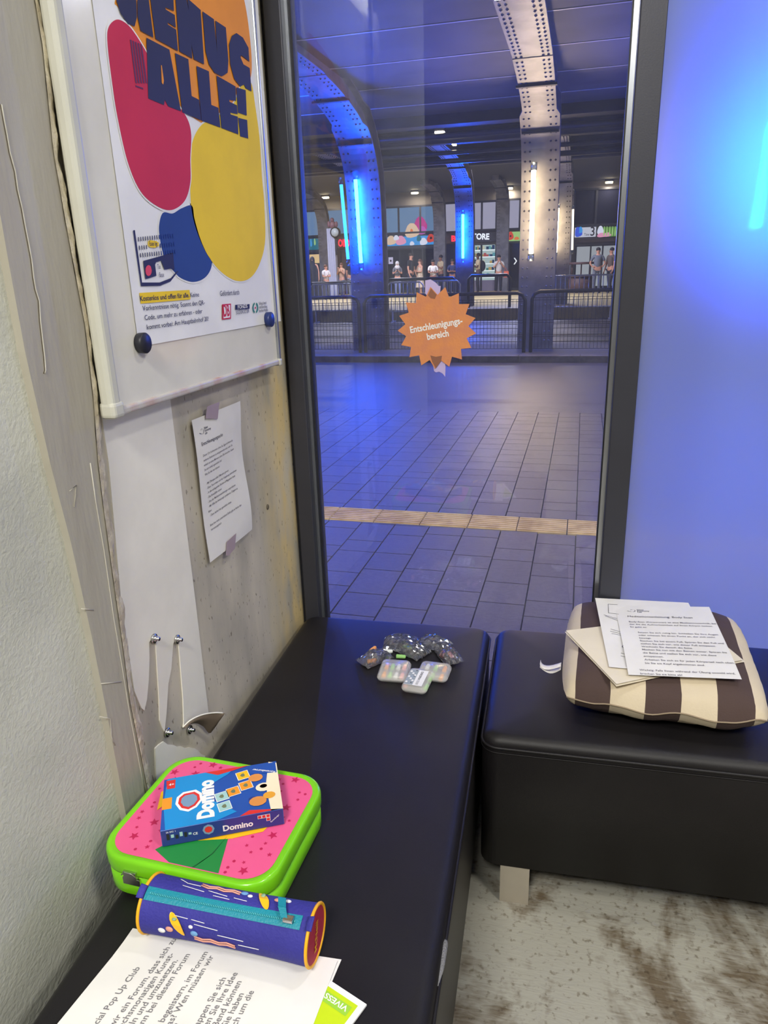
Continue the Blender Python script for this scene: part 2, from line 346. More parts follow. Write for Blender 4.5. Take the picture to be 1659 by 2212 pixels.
wall_sheet = thing('wall_panel', 'torn white plastic sheet stuck on the concrete wall under the whiteboard', 'wall covering', (XW, 1.05, .55))
MB().prism(ring, (.003, 0, 0), WSHEET).build('sheet', wall_sheet)
# curled flap
UNDER = mat('shaded_sheet_underside', (112, 98, 84), .8)  # brown underside with the shade of the flap put into its colour
tc_ = [(645, 900), (700, 850), (770, 815), (832, 800), (885, 795), (935, 797)]; bc_ = [(645, 905), (690, 880), (745, 872), (795, 895), (848, 940), (938, 800)]
T_ = [onx(*c4(*q), XW+.004+.007*k) for k, q in enumerate(tc_)]; B_ = [onx(*c4(*q), XW+.003+.002*k) for k, q in enumerate(bc_)]; B_[5] = T_[5]+Vector((-.002, 0, 0))
TS = [Vector(p) for p in spline([tuple(p) for p in T_], 4, False)]+[T_[-1]]; BS = [Vector(p) for p in spline([tuple(p) for p in B_], 4, False)]+[B_[-1]]
mb = MB(); nT = len(TS)
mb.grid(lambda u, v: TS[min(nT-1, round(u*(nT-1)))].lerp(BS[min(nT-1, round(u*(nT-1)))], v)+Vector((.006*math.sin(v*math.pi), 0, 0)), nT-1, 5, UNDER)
mb.tube(TS, .0016, WSHEET, 6); mb.build('curled_flap', wall_sheet, 'brownish underside of the curled corner, shade painted in')
scrap = [c4(440, 1050), c4(470, 1020), c4(500, 1000), c4(530, 1022), c4(570, 1025), c4(600, 1038), c4(630, 1035), c4(655, 1048), c4(690, 1042), c4(720, 1048), c4(745, 1062), c4(770, 1090), c4(800, 1103), c4(760, 1190), c4(700, 1300), c4(455, 1400), c4(445, 1200)]
MB().prism([(XW-.001, wl(x, y).y, wl(x, y).z) for x, y in scrap], (.004, 0, 0), WSHEET).build('wall_sheet_scrap', None, 'torn remnant of white sheet low on the wall behind the suitcase', 'wall covering')
for k, (x, y, lab) in enumerate([(437, 262, 'upper left'), (602, 268, 'upper right'), (533, 935, 'lower left'), (692, 915, 'lower right')]):
    p = wl(*c4(x, y), .003)
    t = thing('wall_screw', 'metal screw with washer in the wall, %s of the four at the torn sheet' % lab, 'screw', (p.x, p.y, p.z-.01), 'screws at the torn white sheet')
    MB().cyl(p, p+Vector((.003, 0, 0)), .0088, CHROME).build('washer', t)
    MB().sphere(p+Vector((.003, 0, 0)), (.006, .006, .006), CHROME).cyl(p, p+Vector((.012, 0, .0)), .0035, CHROME).build('screw_head', t)
# hole in the concrete
p = wl(578, 1095, .001)
MB().sphere(p, (.003, .006, .007), CRACK, 8, 6).build('wall_hole', None, kind='structure')
# ------------------------------------------------------------------ whiteboard
XB = -0.690
WB = mat('whiteboard_enamel', (226, 224, 216), .16, 0, .01, 500, coat=.3); RAIL = mat('pale_plastic_rail', (196, 196, 184), .4); RAIL2 = mat('worn_bottom_rail', (190, 186, 180), .4, 0, .1, 60, col2=(176, 122, 112), cscale=14, cpos=(.5, .72))
bl = onx(240, 905, XB); br = onx(605, 785, XB); y0, y1, zb, zt = bl.y, onx(604, 790, XB).y, (bl.z+br.z)/2, 2.5
wb = thing('whiteboard', 'white magnetic whiteboard hanging on the left wall beside the window', 'whiteboard', (XB, y0, zb))
rw = .026
MB().box((XW+.012, y0+.01, zb+.008), (XB, y1-.005, zt), WB).build('panel', wb)
def rail(path, nm, r=.012, m=RAIL):
    return MB().tube(path, r, m, 14).build(nm, wb)
MB().box((XW+.012, y0, zb+.012), (XB+.006, y0+rw, zt), RAIL).build('side_rail', wb, bevel=.008)
MB().box((XW+.012, y1-.011, zb+.012), (XB+.006, y1, zt), ALU).build('side_rail', wb, bevel=.003)
MB().box((XW+.012, y0+.02, zb), (XB+.006, y1-.01, zb+.013), RAIL2).build('bottom_rail', wb, bevel=.004)
MB().box((XW+.010, y0-.001, zb-.003), (XB+.008, y0+rw+.004, zb+.024), RAIL).build('corner_cap', wb, bevel=.007)
MB().box((XW+.010, y1-.014, zb-.003), (XB+.008, y1+.001, zb+.014), RAIL).build('corner_cap', wb, bevel=.004)
# ------------------------------------------------------------------ poster (A1)
XP = XB+.0012
def pp(px, py): q = onx(px, py, XP); return (q.y, q.z)
p_bl, p_br = pp(305, 722), pp(598, 690)
py0, py1, pz0 = pp(297, 722)[0]-.002, pp(585, 400)[0], .5*(p_bl[1]+p_br[1])-.012
PZT = pz0+.84
Qp = Quad((XP, py0, PZT), (XP, py1, PZT), (XP, py1, pz0), (XP, py0, pz0))
ORANGE = mat('orange_print', (235, 148, 40), .7); RED = mat('raspberry_print', (196, 40, 72), .7); YEL = mat('yellow_print', (236, 200, 20), .7); BLUE = mat('royal_blue_print', (34, 66, 138), .7)
GREEN = mat('green_print', (40, 130, 90), .5); DBRED = mat('red_logo_print', (200, 30, 40), .5)
poster = MB()
def bendp(a, b): return .0
poster.grid(lambda u, v: Vector((XP + .0008*(math.sin(v*9)*.5+.5)*max(0, 1-u*12) + .002*max(0, v-.985)*30*abs(math.sin(u*7)), py0+(py1-py0)*u, PZT+(pz0-PZT)*v)), 24, 30, WHITE)
def blob(pts, m, h, grow=0, dense=7):
    P = [Vector(pp(x, y)) for x, y in pts]; S = spline([p.to_tuple() for p in P], dense)
    if grow:
        c = sum(S, Vector((0, 0)))/len(S); n = len(S)
        S2 = []
        for i, s_ in enumerate(S):
            t = (S[(i+1) % n]-S[i-1]).normalized(); nn = Vector((t.y, -t.x))
            if nn.dot(s_-c) < 0: nn = -nn
            S2.append(s_+nn*grow)
        S = S2
    poster.poly([(XP+h, min(max(s_.x, py0+.003), py1-.002), s_.y) for s_ in S], m)
def z1(x, y): return (x*.3978, y*.3978)
def z2(x, y): return (200+x*.2773, 450+y*.2773)
orange = [z1(625, 0), z1(640, 40), z1(700, 140), z1(780, 260), z1(900, 480), z1(1050, 640), z1(1190, 690), z1(1290, 560), z1(1355, 440), z1(1366, 330), z1(1350, 150), z1(1325, 0), z1(1280, -160), z1(1000, -260), z1(700, -160)]
redb = [z1(625, 108), z1(585, 150), z1(580, 240), z1(605, 450), z1(635, 640), z1(690, 880), z1(760, 1040), z1(850, 1120), z1(930, 1140), z1(1000, 1090), z1(1030, 990), z1(1030, 860), z1(1034, 720), z1(1000, 620), z1(900, 500), z1(800, 300), z1(720, 170), z1(670, 120)]
yelb = [(430, 275), (412, 320), (410, 400), (414, 460), (428, 510), (450, 555), (480, 590), (512, 607), (540, 600), (560, 570), (572, 520), (570, 440), (565, 380), (560, 300), (550, 225), (542, 180), (525, 175), (500, 230), (460, 255)]
blub = [z2(545, 35), z2(515, 130), z2(520, 230), z2(540, 330), z2(570, 420), z2(620, 480), z2(680, 540), z2(770, 573), z2(850, 555), z2(905, 500), z2(925, 420), z2(880, 340), z2(830, 220), z2(790, 80), z2(770, -20), z2(690, 0), z2(620, 40)]
blob(orange, ORANGE, .0004)
for bb, mm, h in ((yelb, YEL, .0009), (redb, RED, .0013), (blub, BLUE, .0009)):
    blob(bb, WHITE, h-.0003, .003); blob(bb, mm, h)
H = .0018
def ink(pts, m=NAVY, h=H): poster.poly([(XP+h, min(pp(*p)[0], py1-.002), pp(*p)[1]) for p in pts], m)
L = [
 [(625, 0), (735, 0), (738, 95), (726, 143), (690, 130), (650, 75)],
 [(740, 0), (803, 0), (828, 205), (758, 168), (742, 90)],
 [(808, -30), (935, -30), (940, 60), (892, 40), (895, 52), (944, 82), (950, 150), (905, 122), (907, 134), (952, 162), (962, 278), (840, 212)],
 [(946, -40), (1005, -20), (1020, 60), (1012, -10), (1085, 55), (1104, 350), (1048, 322), (1035, 240), (1040, 318), (970, 280)],
 [(1095, 62), (1157, 105), (1175, 290), (1165, 112), (1222, 150), (1236, 330), (1232, 395), (1200, 415), (1160, 395), (1130, 350), (1112, 280)],
 [(1240, 240), (1255, 195), (1280, 180), (1315, 205), (1345, 260), (1350, 335), (1305, 300), (1302, 312), (1318, 350), (1352, 370), (1362, 497), (1330, 480), (1320, 460), (1300, 470), (1268, 430), (1246, 350)],
 [(790, 205), (915, 270), (978, 605), (908, 578), (890, 543), (885, 571), (800, 535)],
 [(945, 288), (1018, 322), (1036, 522), (1076, 542), (1088, 654), (985, 610)],
 [(1062, 358), (1130, 388), (1143, 570), (1182, 586), (1193, 693), (1090, 655)],
 [(1171, 410), (1275, 470), (1278, 548), (1240, 542), (1242, 553), (1282, 572), (1286, 620), (1246, 612), (1248, 622), (1287, 634), (1290, 730), (1198, 695)],
 [(1279, 474), (1330, 490), (1336, 628), (1288, 612)],
 [(1290, 640), (1338, 652), (1344, 752), (1300, 740)]]
for l in L: ink([z1(*q) for q in l])
poster.poly([(XP+.0022, pp(*z1(*q))[0], pp(*z1(*q))[1]) for q in [(868, 355), (872, 355), (884, 440), (880, 460), (872, 450)]], ORANGE)
for k in range(5):
    x = 700+k*14; ink([z1(x, 215+k*6), z1(x+9, 218+k*6), z1(x+30+9, 455), z1(x+30, 450)], mat('maroon_print', (95, 30, 70), .5))
ink([z1(730, 463), z1(772, 478), z1(773, 486), z1(731, 471)], mat('maroon_print', (95, 30, 70), .5))
# small station plan
ink([z2(308, 172), z2(322, 170), z2(378, 578), z2(515, 578), z2(600, 545), z2(650, 490), z2(662, 490), z2(600, 570), z2(520, 603), z2(370, 607)])
for r, (yy, y2) in enumerate([(225, 198), (292, 262), (350, 318)]):
    for k in range(16):
        x = 346+k*18+r*8; y = yy-k*1.9
        if r == 1 and 4 <= k <= 8: continue
        ink([z2(x, y), z2(x+6, y-1), z2(x+10, y+32), z2(x+4, y+33)], NAVY if k < 9 else mat('faint_blue_print', (28, 50, 118), .5))
ink([z2(387, 410), z2(620, 345), z2(630, 480), z2(600, 470), z2(552, 478), z2(528, 408), z2(487, 420), z2(480, 440), z2(490, 525), z2(405, 553)])
poster.poly([(XP+H+.0004, pp(*z2(427+25*math.cos(a*.5), 485+43*math.sin(a*.5)))[0], pp(*z2(427+25*math.cos(a*.5), 485+43*math.sin(a*.5)))[1]) for a in range(12)][:12], mat('coral_print', (220, 70, 80), .5))
poster.poly([(XP+H, pp(*z2(*q))[0], pp(*z2(*q))[1]) for q in [(425, 255), (440, 248), (490, 255), (508, 268), (508, 295), (480, 308), (440, 303), (425, 290)]], YEL)
# captions
def ptxt(body, px, py, px2, size, m=NAVY, bold=0, h=H+.0003):
    a = pp(px, py); c = pp(px2, py)
    put_text(poster, Qp, body, a[0]-py0, PZT-a[1], size, m, h, bold, width=c[0]-a[0])
ptxt('Essen ligt', *z2(436, 290), z2(498, 285)[0], .010); ptxt('Taxi', *z2(500, 472), z2(524, 470)[0], .011); ptxt('Busse', *z2(515, 535), z2(550, 530)[0], .011); 
lines = [('Kostenlos und offen für alle.', 375, 722, 752, .0165, 1), (' Keine', 768, 0, 830, .0165, 0), ('Vorkenntnisse nötig. Scannt den QR-', 385, 798, 868, .0165, 0), ('Code, um mehr zu erfahren - oder', 392, 872, 842, .0165, 0), ('kommt vorbei: Am Hauptbahnhof 20!', 400, 947, 885, .0165, 0)]
zz = [pp(*z2(375, 722))[1], None, pp(*z2(385, 798))[1], pp(*z2(392, 872))[1], pp(*z2(400, 947))[1]]; zz[1] = zz[0]
a, c = pp(*z2(366, 720)), pp(*z2(757, 720))
rect_on(poster, Qp, a[0]-py0, PZT-zz[0]-.0125, pp(*z2(757, 700))[0]-py0, PZT-zz[0]+.004, YEL, H-.0004)
for (t_, xa, ya, xb, s_, bo), z in zip(lines, zz):
    ya_, yb_ = pp(*z2(xa, 800))[0], pp(*z2(xb, 740))[0]
    put_text(poster, Qp, t_, ya_-py0, PZT-z, abs(zz[2]-zz[3])*.76, NAVY, H, .012 if bo else .004, width=yb_-ya_)
g0 = pp(*z2(990, 682)); g1 = pp(*z2(1138, 672)); put_text(poster, Qp, 'Gefördert durch', g0[0]-py0, PZT-g0[1], .0135, NAVY, H, .004, width=g1[0]-g0[0])
def prect(x0, y0_, x1, y1_, m, h): poster.poly([(XP+h, pp(*z2(a_, b_))[0], pp(*z2(a_, b_))[1]) for a_, b_ in ((x0, y0_), (x1, y0_-6), (x1, y1_-8), (x0, y1_))], m)
prect(1003, 748, 1072, 868, DBRED, H); prect(1012, 758, 1064, 858, WHITE, H+.0003)
q0 = pp(*z2(1014, 842)); q1 = pp(*z2(1062, 840)); put_text(poster, Qp, 'DB', q0[0]-py0, PZT-q0[1], .032, DBRED, H+.0006, .03, width=q1[0]-q0[0])
prect(1106, 752, 1217, 790, NAVY, H); q0 = pp(*z2(1125, 783)); q1 = pp(*z2(1200, 778)); put_text(poster, Qp, 'FONDS', q0[0]-py0, PZT-q0[1], .010, WHITE, H+.0004, .02, width=q1[0]-q0[0])
q0 = pp(*z2(1112, 826)); q1 = pp(*z2(1215, 818)); put_text(poster, Qp, 'SOZIOKULTUR', q0[0]-py0, PZT-q0[1], .011, NAVY, H+.0004, .0, width=q1[0]-q0[0])
for s_, m_ in ((0, GREEN), (1, GREEN)):
    ps = []
    for k in range(9):
        an = math.pi*(.6+.8*k/8)+s_*math.pi; ps.append((1263+22*math.cos(an), 775+44*math.sin(an)))
    ps += [(1263+14*math.cos(math.pi*(1.4-.8*k/8)+s_*math.pi), 775+30*math.sin(math.pi*(1.4-.8*k/8)+s_*math.pi)) for k in range(9)]
    ink([z2(*q) for q in ps], m_)
ink([z2(1263+5*math.cos(k), 775+9*math.sin(k)) for k in range(6)], DBRED)
for k, tx in enumerate(('Stiftung Umwelt', 'und Entwicklung', 'Nordrhein-Westfalen')):
    q0 = pp(*z2(1292, 752+k*29)); q1 = pp(*z2(1350+k*6, 745+k*29)); put_text(poster, Qp, tx, q0[0]-py0, PZT-q0[1], .009, INK, H, 0, width=q1[0]-q0[0])
poster.build('poster', None, 'large poster with orange, red, yellow and blue shapes on the whiteboard', 'poster')
# magnets
for (x, y, r, lab, m) in ((317, 741, .0165, 'black round magnet holding the lower left corner of the poster', BLACK), (588, 690, .0165, 'dark blue round magnet holding the lower right corner of the poster', mat('navy_magnet', (36, 52, 110), .4))):
    p = onx(x, y, XB+.014); q = Vector((XB+.001, p.y, p.z))
    MB().tube([q, q+Vector((.008, 0, 0)), q+Vector((.011, 0, 0)), q+Vector((.0125, 0, 0))], [r*.97, r, r, r*.93], m, 28).build('magnet', None, lab, 'magnet', 'round magnets on the whiteboard')
# ------------------------------------------------------------------ taped notice on concrete
c = [onx(*q, XW+.004) for q in ((410, 908), (512, 866), (540, 1143), (449, 1215))]
def nb(a, b): return .004*math.sin(b*7+a*2)*(.4+a*.6)+.004
Qn = Quad(*c, bend=nb, n=(1, 0, 0))
n_ = MB(); n_.grid(lambda u, v: Qn.p(u*Qn.w, v*Qn.h), 12, 18, PAPER)
notice = thing('paper_notice', 'typed white notice taped on the bare concrete wall beside the window', 'notice', (XW, c[3].y, c[3].z))
TXT = mat('grey_text', (112, 110, 114), .8)
def logo(mb, Q, u, v, s):
    ring_ = []
    for k in range(15):
        an = -2.6+k*.36; ring_.append((u+s*.55*math.cos(an), v+s*.6*math.sin(an)))
    for i in range(14):
        (a, b_), (c_, d) = ring_[i], ring_[i+1]; rect = [(a, b_), (c_, d), (c_+s*.12, d+s*.05), (a+s*.12, b_+s*.05)]; poly_on(mb, Q, rect, INK, .0008)
    poly_on(mb, Q, [(u-s*1.2, v+s*.1), (u-s*.4, v+s*.45), (u-s*.4, v+s*.58), (u-s*1.2, v+s*.22)], INK, .0008)
    for k, t_ in enumerate(('Next', 'Economy', 'Lab')): put_text(mb, Q, t_, u+s*1.1, v+s*(-.25+.6*k), s*.75, INK, .0008, .01)
logo(n_, Qn, .030, .028, .009)
put_text(n_, Qn, 'Entschleunigungsecke', .022, .056, .0105, INK, .0008)
ls = ['Dieser Ort funktioniert ohne Sie. Egal ob Ihnen die', 'anderen Stationen zu viel geworden sind, oder Sie', 'einfach so einen Moment ohne Eile brauchen. Setzen', 'Sie sich einfach gemütlich hin!', 'Was Sie hier tun können:', '', '- Mit Ohropax stille 5 Minuten gönnen.', '- Einen Tee trinken und der Umgebung wahrnehmen', '- In den ausliegenden Büchern & Magazinen lesen', '- Die Stressbälle nutzen', '- Eine der Meditationsanleitungen ausprobieren', '- Mit Hilfe der Anleitungen probieren, Origami zu', '   falten', '- Ohne Action hier gemütlich sitzen.', '', 'Bitte hier nicht unterhalten! Dafür gibt es hierzu den', 'Vernetzungstisch']
for k, l in enumerate(ls):
    if l: put_text(n_, Qn, l, .022+(.004 if l[0] == '-' else 0), .078+k*.0098, .0066, TXT, .0008, .004)
n_.build('sheet', notice)
TAPE = mat('lilac_tape', (168, 150, 158), .4)
for nm, pts in (('tape', [(447, 878), (474, 868), (472, 884), (470, 905), (444, 904)]), ('tape', [(490, 1170), (510, 1152), (507, 1185), (494, 1200), (488, 1200)])):
    MB().prism([onx(x, y, XW+.0128) for x, y in pts], (.0004, 0, 0), TAPE).build(nm, notice, 'strip of lilac tape')
# ------------------------------------------------------------------ window frame
fr = MB()
fr.box((-.755, YW-.02, ZF), (-.709, YW+.05, 3.12), ANTH_D)
struct(fr, 'trim_4')
win = MB().box((-.709, YW-.035, ZF), (-.668, YW+.05, 3.12), ANTH)
win.box((.076, YW-.05, ZF), (.127, YW+.05, 3.12), ANTH)
win.box((-.668, YW-.035, ZF), (.076, YW+.05, ZF+.10), ANTH)
window1 = struct(win, 'window_1', bevel=.003)
MB().box((-.668, YW-.012, ZF+.1), (-.661, YW+.02, 3.0), ALU).build('gasket', window1, 'thin bright aluminium strip')
MB().box((-.661, YW-.006, ZF+.1), (-.655, YW+.02, 3.0), BLACK).build('gasket', window1, 'thin black rubber strip')
MB().box((.066, YW-.012, ZF+.1), (.0758, YW+.02, 3.0), ALU).build('gasket', window1, 'thin bright aluminium strip')
MB().box((.0625, YW-.006, ZF+.1), (.066, YW+.02, 3.0), BLACK).build('gasket', window1, 'thin black rubber strip')
GLASS = clear_glass('clear_pane', (.95, .97, .99), 0, .01, 1.5, 1.0, haze=.03)  # pale diffuse share imitates the veil of the room reflected in the pane
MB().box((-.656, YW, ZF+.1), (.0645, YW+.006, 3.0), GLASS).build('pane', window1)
FILM = frosted('frosted_film')
win2 = MB().box((.127, YW-.02, ZF), (2.2, YW+.04, ZF+.08), ANTH); win2.box((2.2, YW-.035, ZF), (2.26, YW+.05, 3.12), ANTH)
window2 = struct(win2, 'window_2')
MB().poly([(.127, YW, ZF+.08), (2.2, YW, ZF+.08), (2.2, YW, 3.1), (.127, YW, 3.1)], FILM).build('frosted_pane', window2, 'frosted pane glowing blue')
struct(MB().box((2.26, YW-.05, ZF), (3.2, YW+.1, 3.12), PLASTER), 'wall_front')
# ------------------------------------------------------------------ star sticker
YS = YW-.004
cs = ony(943, 709, YS)
Qs = Quad(cs+Vector((-.1, 0, .1)), cs+Vector((.1, 0, .1)), cs+Vector((.1, 0, -.1)), cs+Vector((-.1, 0, -.1)), n=(0, -1, 0))
star = thing('star_sign', 'orange cardboard star with white lettering taped to the window pane', 'sign', (cs.x, YS, cs.z-.09))
SORG = mat('orange_card', (212, 138, 86), .8, 0, .1, 200, col2=(204, 132, 94), cscale=30)
N = 17; pts = []
for k in range(2*N):
    an = math.radians(98.2)-k*math.pi/N; r = .0955 if k % 2 == 0 else .0765
    pts.append((.1+r*math.cos(an), .1-r*math.sin(an)*1.0))
s_ = MB().prism([Qs.p(u, v, 0) for u, v in pts], (0, -.0015, 0), SORG); card = s_.build('card', star)
t_ = MB(); put_text(t_, Qs, 'Entschleunigungs-', .1, .1, .0215, WHITE, .0018, .025, width=.128, rot=.165, align='C'); put_text(t_, Qs, 'bereich', .1042, .1225, .0215, WHITE, .0018, .025, width=.053, rot=.165, align='C'); t_.build('lettering', card, 'white lettering')
LIL = mat('lilac_masking_tape', (190, 175, 222), .6); BRN = mat('brown_tape_overlap', (140, 92, 70), .7)
def c5(x, y): return (850+x*.11453, 580+y*.11453)
MB().prism([ony(*c5(*q), YS+.001) for q in [(598, 225), (700, 205), (800, 270), (850, 330), (890, 330), (880, 430), (850, 520), (640, 520), (598, 470)]], (0, .0008, 0), LIL).build('tape', star, 'lilac tape above the star')
MB().prism([ony(*c5(*q), YS+.001) for q in [(720, 1700), (960, 1700), (982, 1850), (975, 2045), (930, 1985), (860, 1945), (800, 1960), (765, 1935)]], (0, .0008, 0), LIL).build('tape', star, 'lilac tape below the star')
MB().poly([ony(*c5(*q), YS-.0019) for q in [(706, 375), (815, 495), (780, 575), (700, 560), (650, 505)]], BRN).build('tape_overlap', star, 'brownish tape over the top star tip'); MB().poly([ony(*c5(*q), YS-.0019) for q in [(695, 1640), (800, 1665), (915, 1645), (900, 1740), (798, 1880), (730, 1760)]], BRN).build('tape_overlap', star, 'brownish tape over the bottom star tip')

# ------------------------------------------------------------------ benches
def rbox(L_, W_, z0, z1, r, m, puff=0, nseg=6):
    """rounded box centred on 0, local coordinates"""
    mb = MB(); nx, ny = max(8, int(L_/.05)), max(8, int(W_/.05))
    def rr(a, b, rr_):  # rounded rectangle loop point list
        out = []
        for cx, cy, a0 in ((a-rr_, b-rr_, 0), (-a+rr_, b-rr_, 90), (-a+rr_, -b+rr_, 180), (a-rr_, -b+rr_, 270)):
            for k in range(nseg+1):
                t = math.radians(a0+90*k/nseg); out.append((cx+rr_*math.cos(t), cy+rr_*math.sin(t)))
        return out
    prof = [(0, z0), (0, z1-r)] + [(r*(1-math.cos(math.radians(t))), z1-r+r*math.sin(math.radians(t))) for t in (20, 40, 60, 75, 90)] + [(.05, z1+puff*.4), (.12, z1+puff)]
    rc = .035; rings = []
    for ins, z in prof:
        rings.append([(x, y, z) for x, y in rr(L_/2-ins, W_/2-ins, max(rc-ins*.6, .012))])
    n = len(rings[0]); vs = [p for r_ in rings for p in r_]
    fs = [(i*n+k, i*n+(k+1) % n, (i+1)*n+(k+1) % n, (i+1)*n+k) for i in range(len(rings)-1) for k in range(n)]
    fs.append([(len(rings)-1)*n+k for k in range(n)]); fs.append(list(range(n))[::-1])
    mb.add(vs, fs, m, True); return mb, [(x, y) for x, y in rr(L_/2+.001, W_/2+.001, rc)]
def bench(label, cx, cy, W_, D_, rot, legs):
    t = thing('leather_bench', label, 'bench', (0, 0, 0), 'black leather benches by the window')
    mb, loop = rbox(W_, D_, .10, .42, .022, LEATHER, .006); mb.build('upholstered_body', t)
    MB().tube([(x, y, .397) for x, y in loop], .0032, LEATHER, 8, closed=True).build('piping', t, 'raised seam around the top')
    MB().tube([(x*1.0015, y*1.0015, .386) for x, y in loop], .0012, LEATHER, 6, closed=True).build('stitching', t)
    for (x, y, m) in legs: MB().box((x, y, 0), (x+.062, y+.05, .1), m).build('leg', t)
    t.location = (cx, cy, ZF); t.rotation_euler = (0, 0, rot); return t
LEGM = mat('brushed_leg', (176, 168, 152), .5, .3, .05, 100); LEGD = BLACK
b1 = bench('long black leather bench along the left wall carrying the suitcase and papers', -.4075, .946, .51, 1.55, math.radians(2.85), [(.17, .6, LEGD), (-.22, .6, LEGD), (.17, -.7, LEGD), (-.22, -.7, LEGD)])
b2 = bench('black leather bench under the frosted pane carrying the striped cushion', .437, 1.518, 1.2, .49, math.radians(2.3), [(-.555, -.243, LEGM), (.49, -.243, LEGM), (-.555, .19, LEGM), (.49, .19, LEGM)])
# scuffs on the bench edge
p = [(.2548, -.245), (.2560, -.215), (.2556, -.18), (.2552, -.16)]
MB().tube([(x, y, .395+.004*math.sin(y*200)) for x, y in p], [.0015, .004, .005, .002], mat('worn_lining', (120, 120, 124), .9, 0, .6, 300), 8).build('scuff', b1, 'frayed grey worn spot on the seam')
# ------------------------------------------------------------------ suitcase
LIME = mat('lime_enamel', (120, 205, 20), .25, 0, 0, coat=.3, col2=(116, 198, 20)); PINK = mat('pink_print', (232, 90, 142), .35, coat=.2); STAR = mat('crimson_print', (190, 30, 84), .4); LGRN = mat('leaf_green_print', (30, 132, 60), .4); GOLD = mat('golden_print', (244, 188, 30), .4)
suit = thing('toy_suitcase', 'lime green children suitcase with pink starry lid on the bench', 'suitcase', (0, 0, 0))
def rrect(a, b, r, n=8):
    out = []
    for cx, cy, a0 in ((a-r, b-r, 0), (-a+r, b-r, 90), (-a+r, -b+r, 180), (a-r, -b+r, 270)):
        for k in range(n+1):
            t = math.radians(a0+90*k/n); out.append((cx+r*math.cos(t), cy+r*math.sin(t)))
    return out
SA, SB = .145, .125
def rings_mb(prof, m, r0=.05):
    mb = MB(); rings = [[(x, y, z) for x, y in rrect(SA-i, SB-i, r0-i*.6)] for i, z in prof]; n = len(rings[0])
    mb.add([p for r_ in rings for p in r_], [(i*n+k, i*n+(k+1) % n, (i+1)*n+(k+1) % n, (i+1)*n+k) for i in range(len(rings)-1) for k in range(n)] + [[(len(rings)-1)*n+k for k in range(n)], list(range(n))[::-1]], m, True); return mb
rings_mb([(.003, 0), (.001, .004), (.001, .040)], LIME).build('case_base', suit)
rings_mb([(0, .0415), (-.001, .045), (-.001, .064), (.001, .0685), (.0035, .070), (.0075, .0695), (.010, .0685)], LIME).build('lid', suit); lid = suit.children[-1]
lidp = MB(); lidp.poly([(x, y, .0690) for x, y in rrect(SA-.0115, SB-.0115, .042)], PINK)
def star5(cx, cy, r, a0, m, z=.0694, n=5, k_=.42): lidp.poly([(cx+(r if k % 2 == 0 else r*k_)*math.cos(a0+k*math.pi/n), cy+(r if k % 2 == 0 else r*k_)*math.sin(a0+k*math.pi/n), z) for k in range(2*n)], m)
lidp.poly([(-.02, -.112, .0693), (.062, -.112, .0693), (.050, -.07, .0693), (.040, -.035, .0693), (.0, -.028, .0693), (-.03, -.06, .0693), (-.055, -.095, .0693)], LGRN)
lidp.poly([(.018, -.112, .0696), (.036, -.080, .0696), (.040, -.04, .0696), (.034, -.08, .0696), (.021, -.112, .0696)], mat('dark_green_line', (18, 90, 44), .4))
placed = []
for ps in ([(-.02, -.05), (.03, -.035), (.075, -.008), (.09, -.012), (.05, -.045), (.0, -.062)], [(-.05, -.075), (-.04, -.05), (.0, -.05), (-.01, -.062)], [(.0, -.04), (.05, -.045), (.09, -.02), (.1, .02), (.07, .03), (.02, .0)], [(-.1, -.02), (-.085, .03), (-.10, .06), (-.118, .02)]):
    zg = .0694+.0002*len(placed); placed.append(0); lidp.poly([(x, y, zg) for x, y in ps], GOLD)
placed = []
rs = random.Random(3); placed = []
while len(placed) < 98:
    x, y = rs.uniform(-.128, .128), rs.uniform(-.108, .108); big = len(placed) < 22; r = .0085 if big else rs.choice([.0026, .0035, .0045])
    if abs(x) > .1 and abs(y) > .08: continue
    if -.06 < x < .07 and y < -.03: continue
    if any((x-a)**2+(y-b_)**2 < (r+c_+.003)**2 for a, b_, c_ in placed): continue
    placed.append((x, y, r)); star5(x, y, r, rs.uniform(0, 6), STAR, n=5 if r > .003 else 6, k_=.42 if r > .003 else .9)
lidp.build('lid_picture', lid, 'pink lid picture with crimson stars')
for xl in (-.095, .05):
    lt = MB(); y = -SB-.003
    lt.box((xl, y, .026), (xl+.030, y+.004, .038), CHROME).box((xl+.004, y-.002, .036), (xl+.026, y+.003, .052), CHROME).tube([(xl+.002, y-.003, .046), (xl+.010, y-.005, .054), (xl+.020, y-.005, .054), (xl+.028, y-.003, .046)], .0012, CHROME, 6)
    lt.build('latch', suit, 'small metal latch', bevel=.001)
suit.location = (-.529, .852, .6055); suit.rotation_euler = (0, 0, math.radians(-1.5))
# ------------------------------------------------------------------ domino box
dom = thing('domino_game_box', 'blue cardboard domino game box lying on the suitcase lid', 'game box', (0, 0, 0))
DBLUE = mat('cobalt_card', (26, 78, 168), .35, coat=.2); DCY = mat('cyan_print', (20, 140, 210), .35); DNV = mat('navy_card', (34, 52, 130), .35, coat=.2); DRED = mat('red_card_print', (214, 48, 44), .4); DOR = mat('orange_card_print', (236, 150, 40), .4); DLT = mat('pale_blue_print', (160, 200, 200), .4); DGR = mat('lime_print', (150, 200, 60), .4); DCR = mat('cream_print', (238, 226, 196), .4)
DW, DD, DH = .093, .0605, .030
MB().box((-DW, -DD, 0), (DW, DD, DH-.0003), DBLUE).build('carton', dom, bevel=.0008)
Qd = Quad((-DW, DD, DH), (DW, DD, DH), (DW, -DD, DH), (-DW, -DD, DH), n=(0, 0, 1))
d = MB(); W2, H2 = 2*DW, 2*DD
def D(pts, m, h=.0003): poly_on(d, Qd, [(x*W2, y*H2) for x, y in pts], m, h)
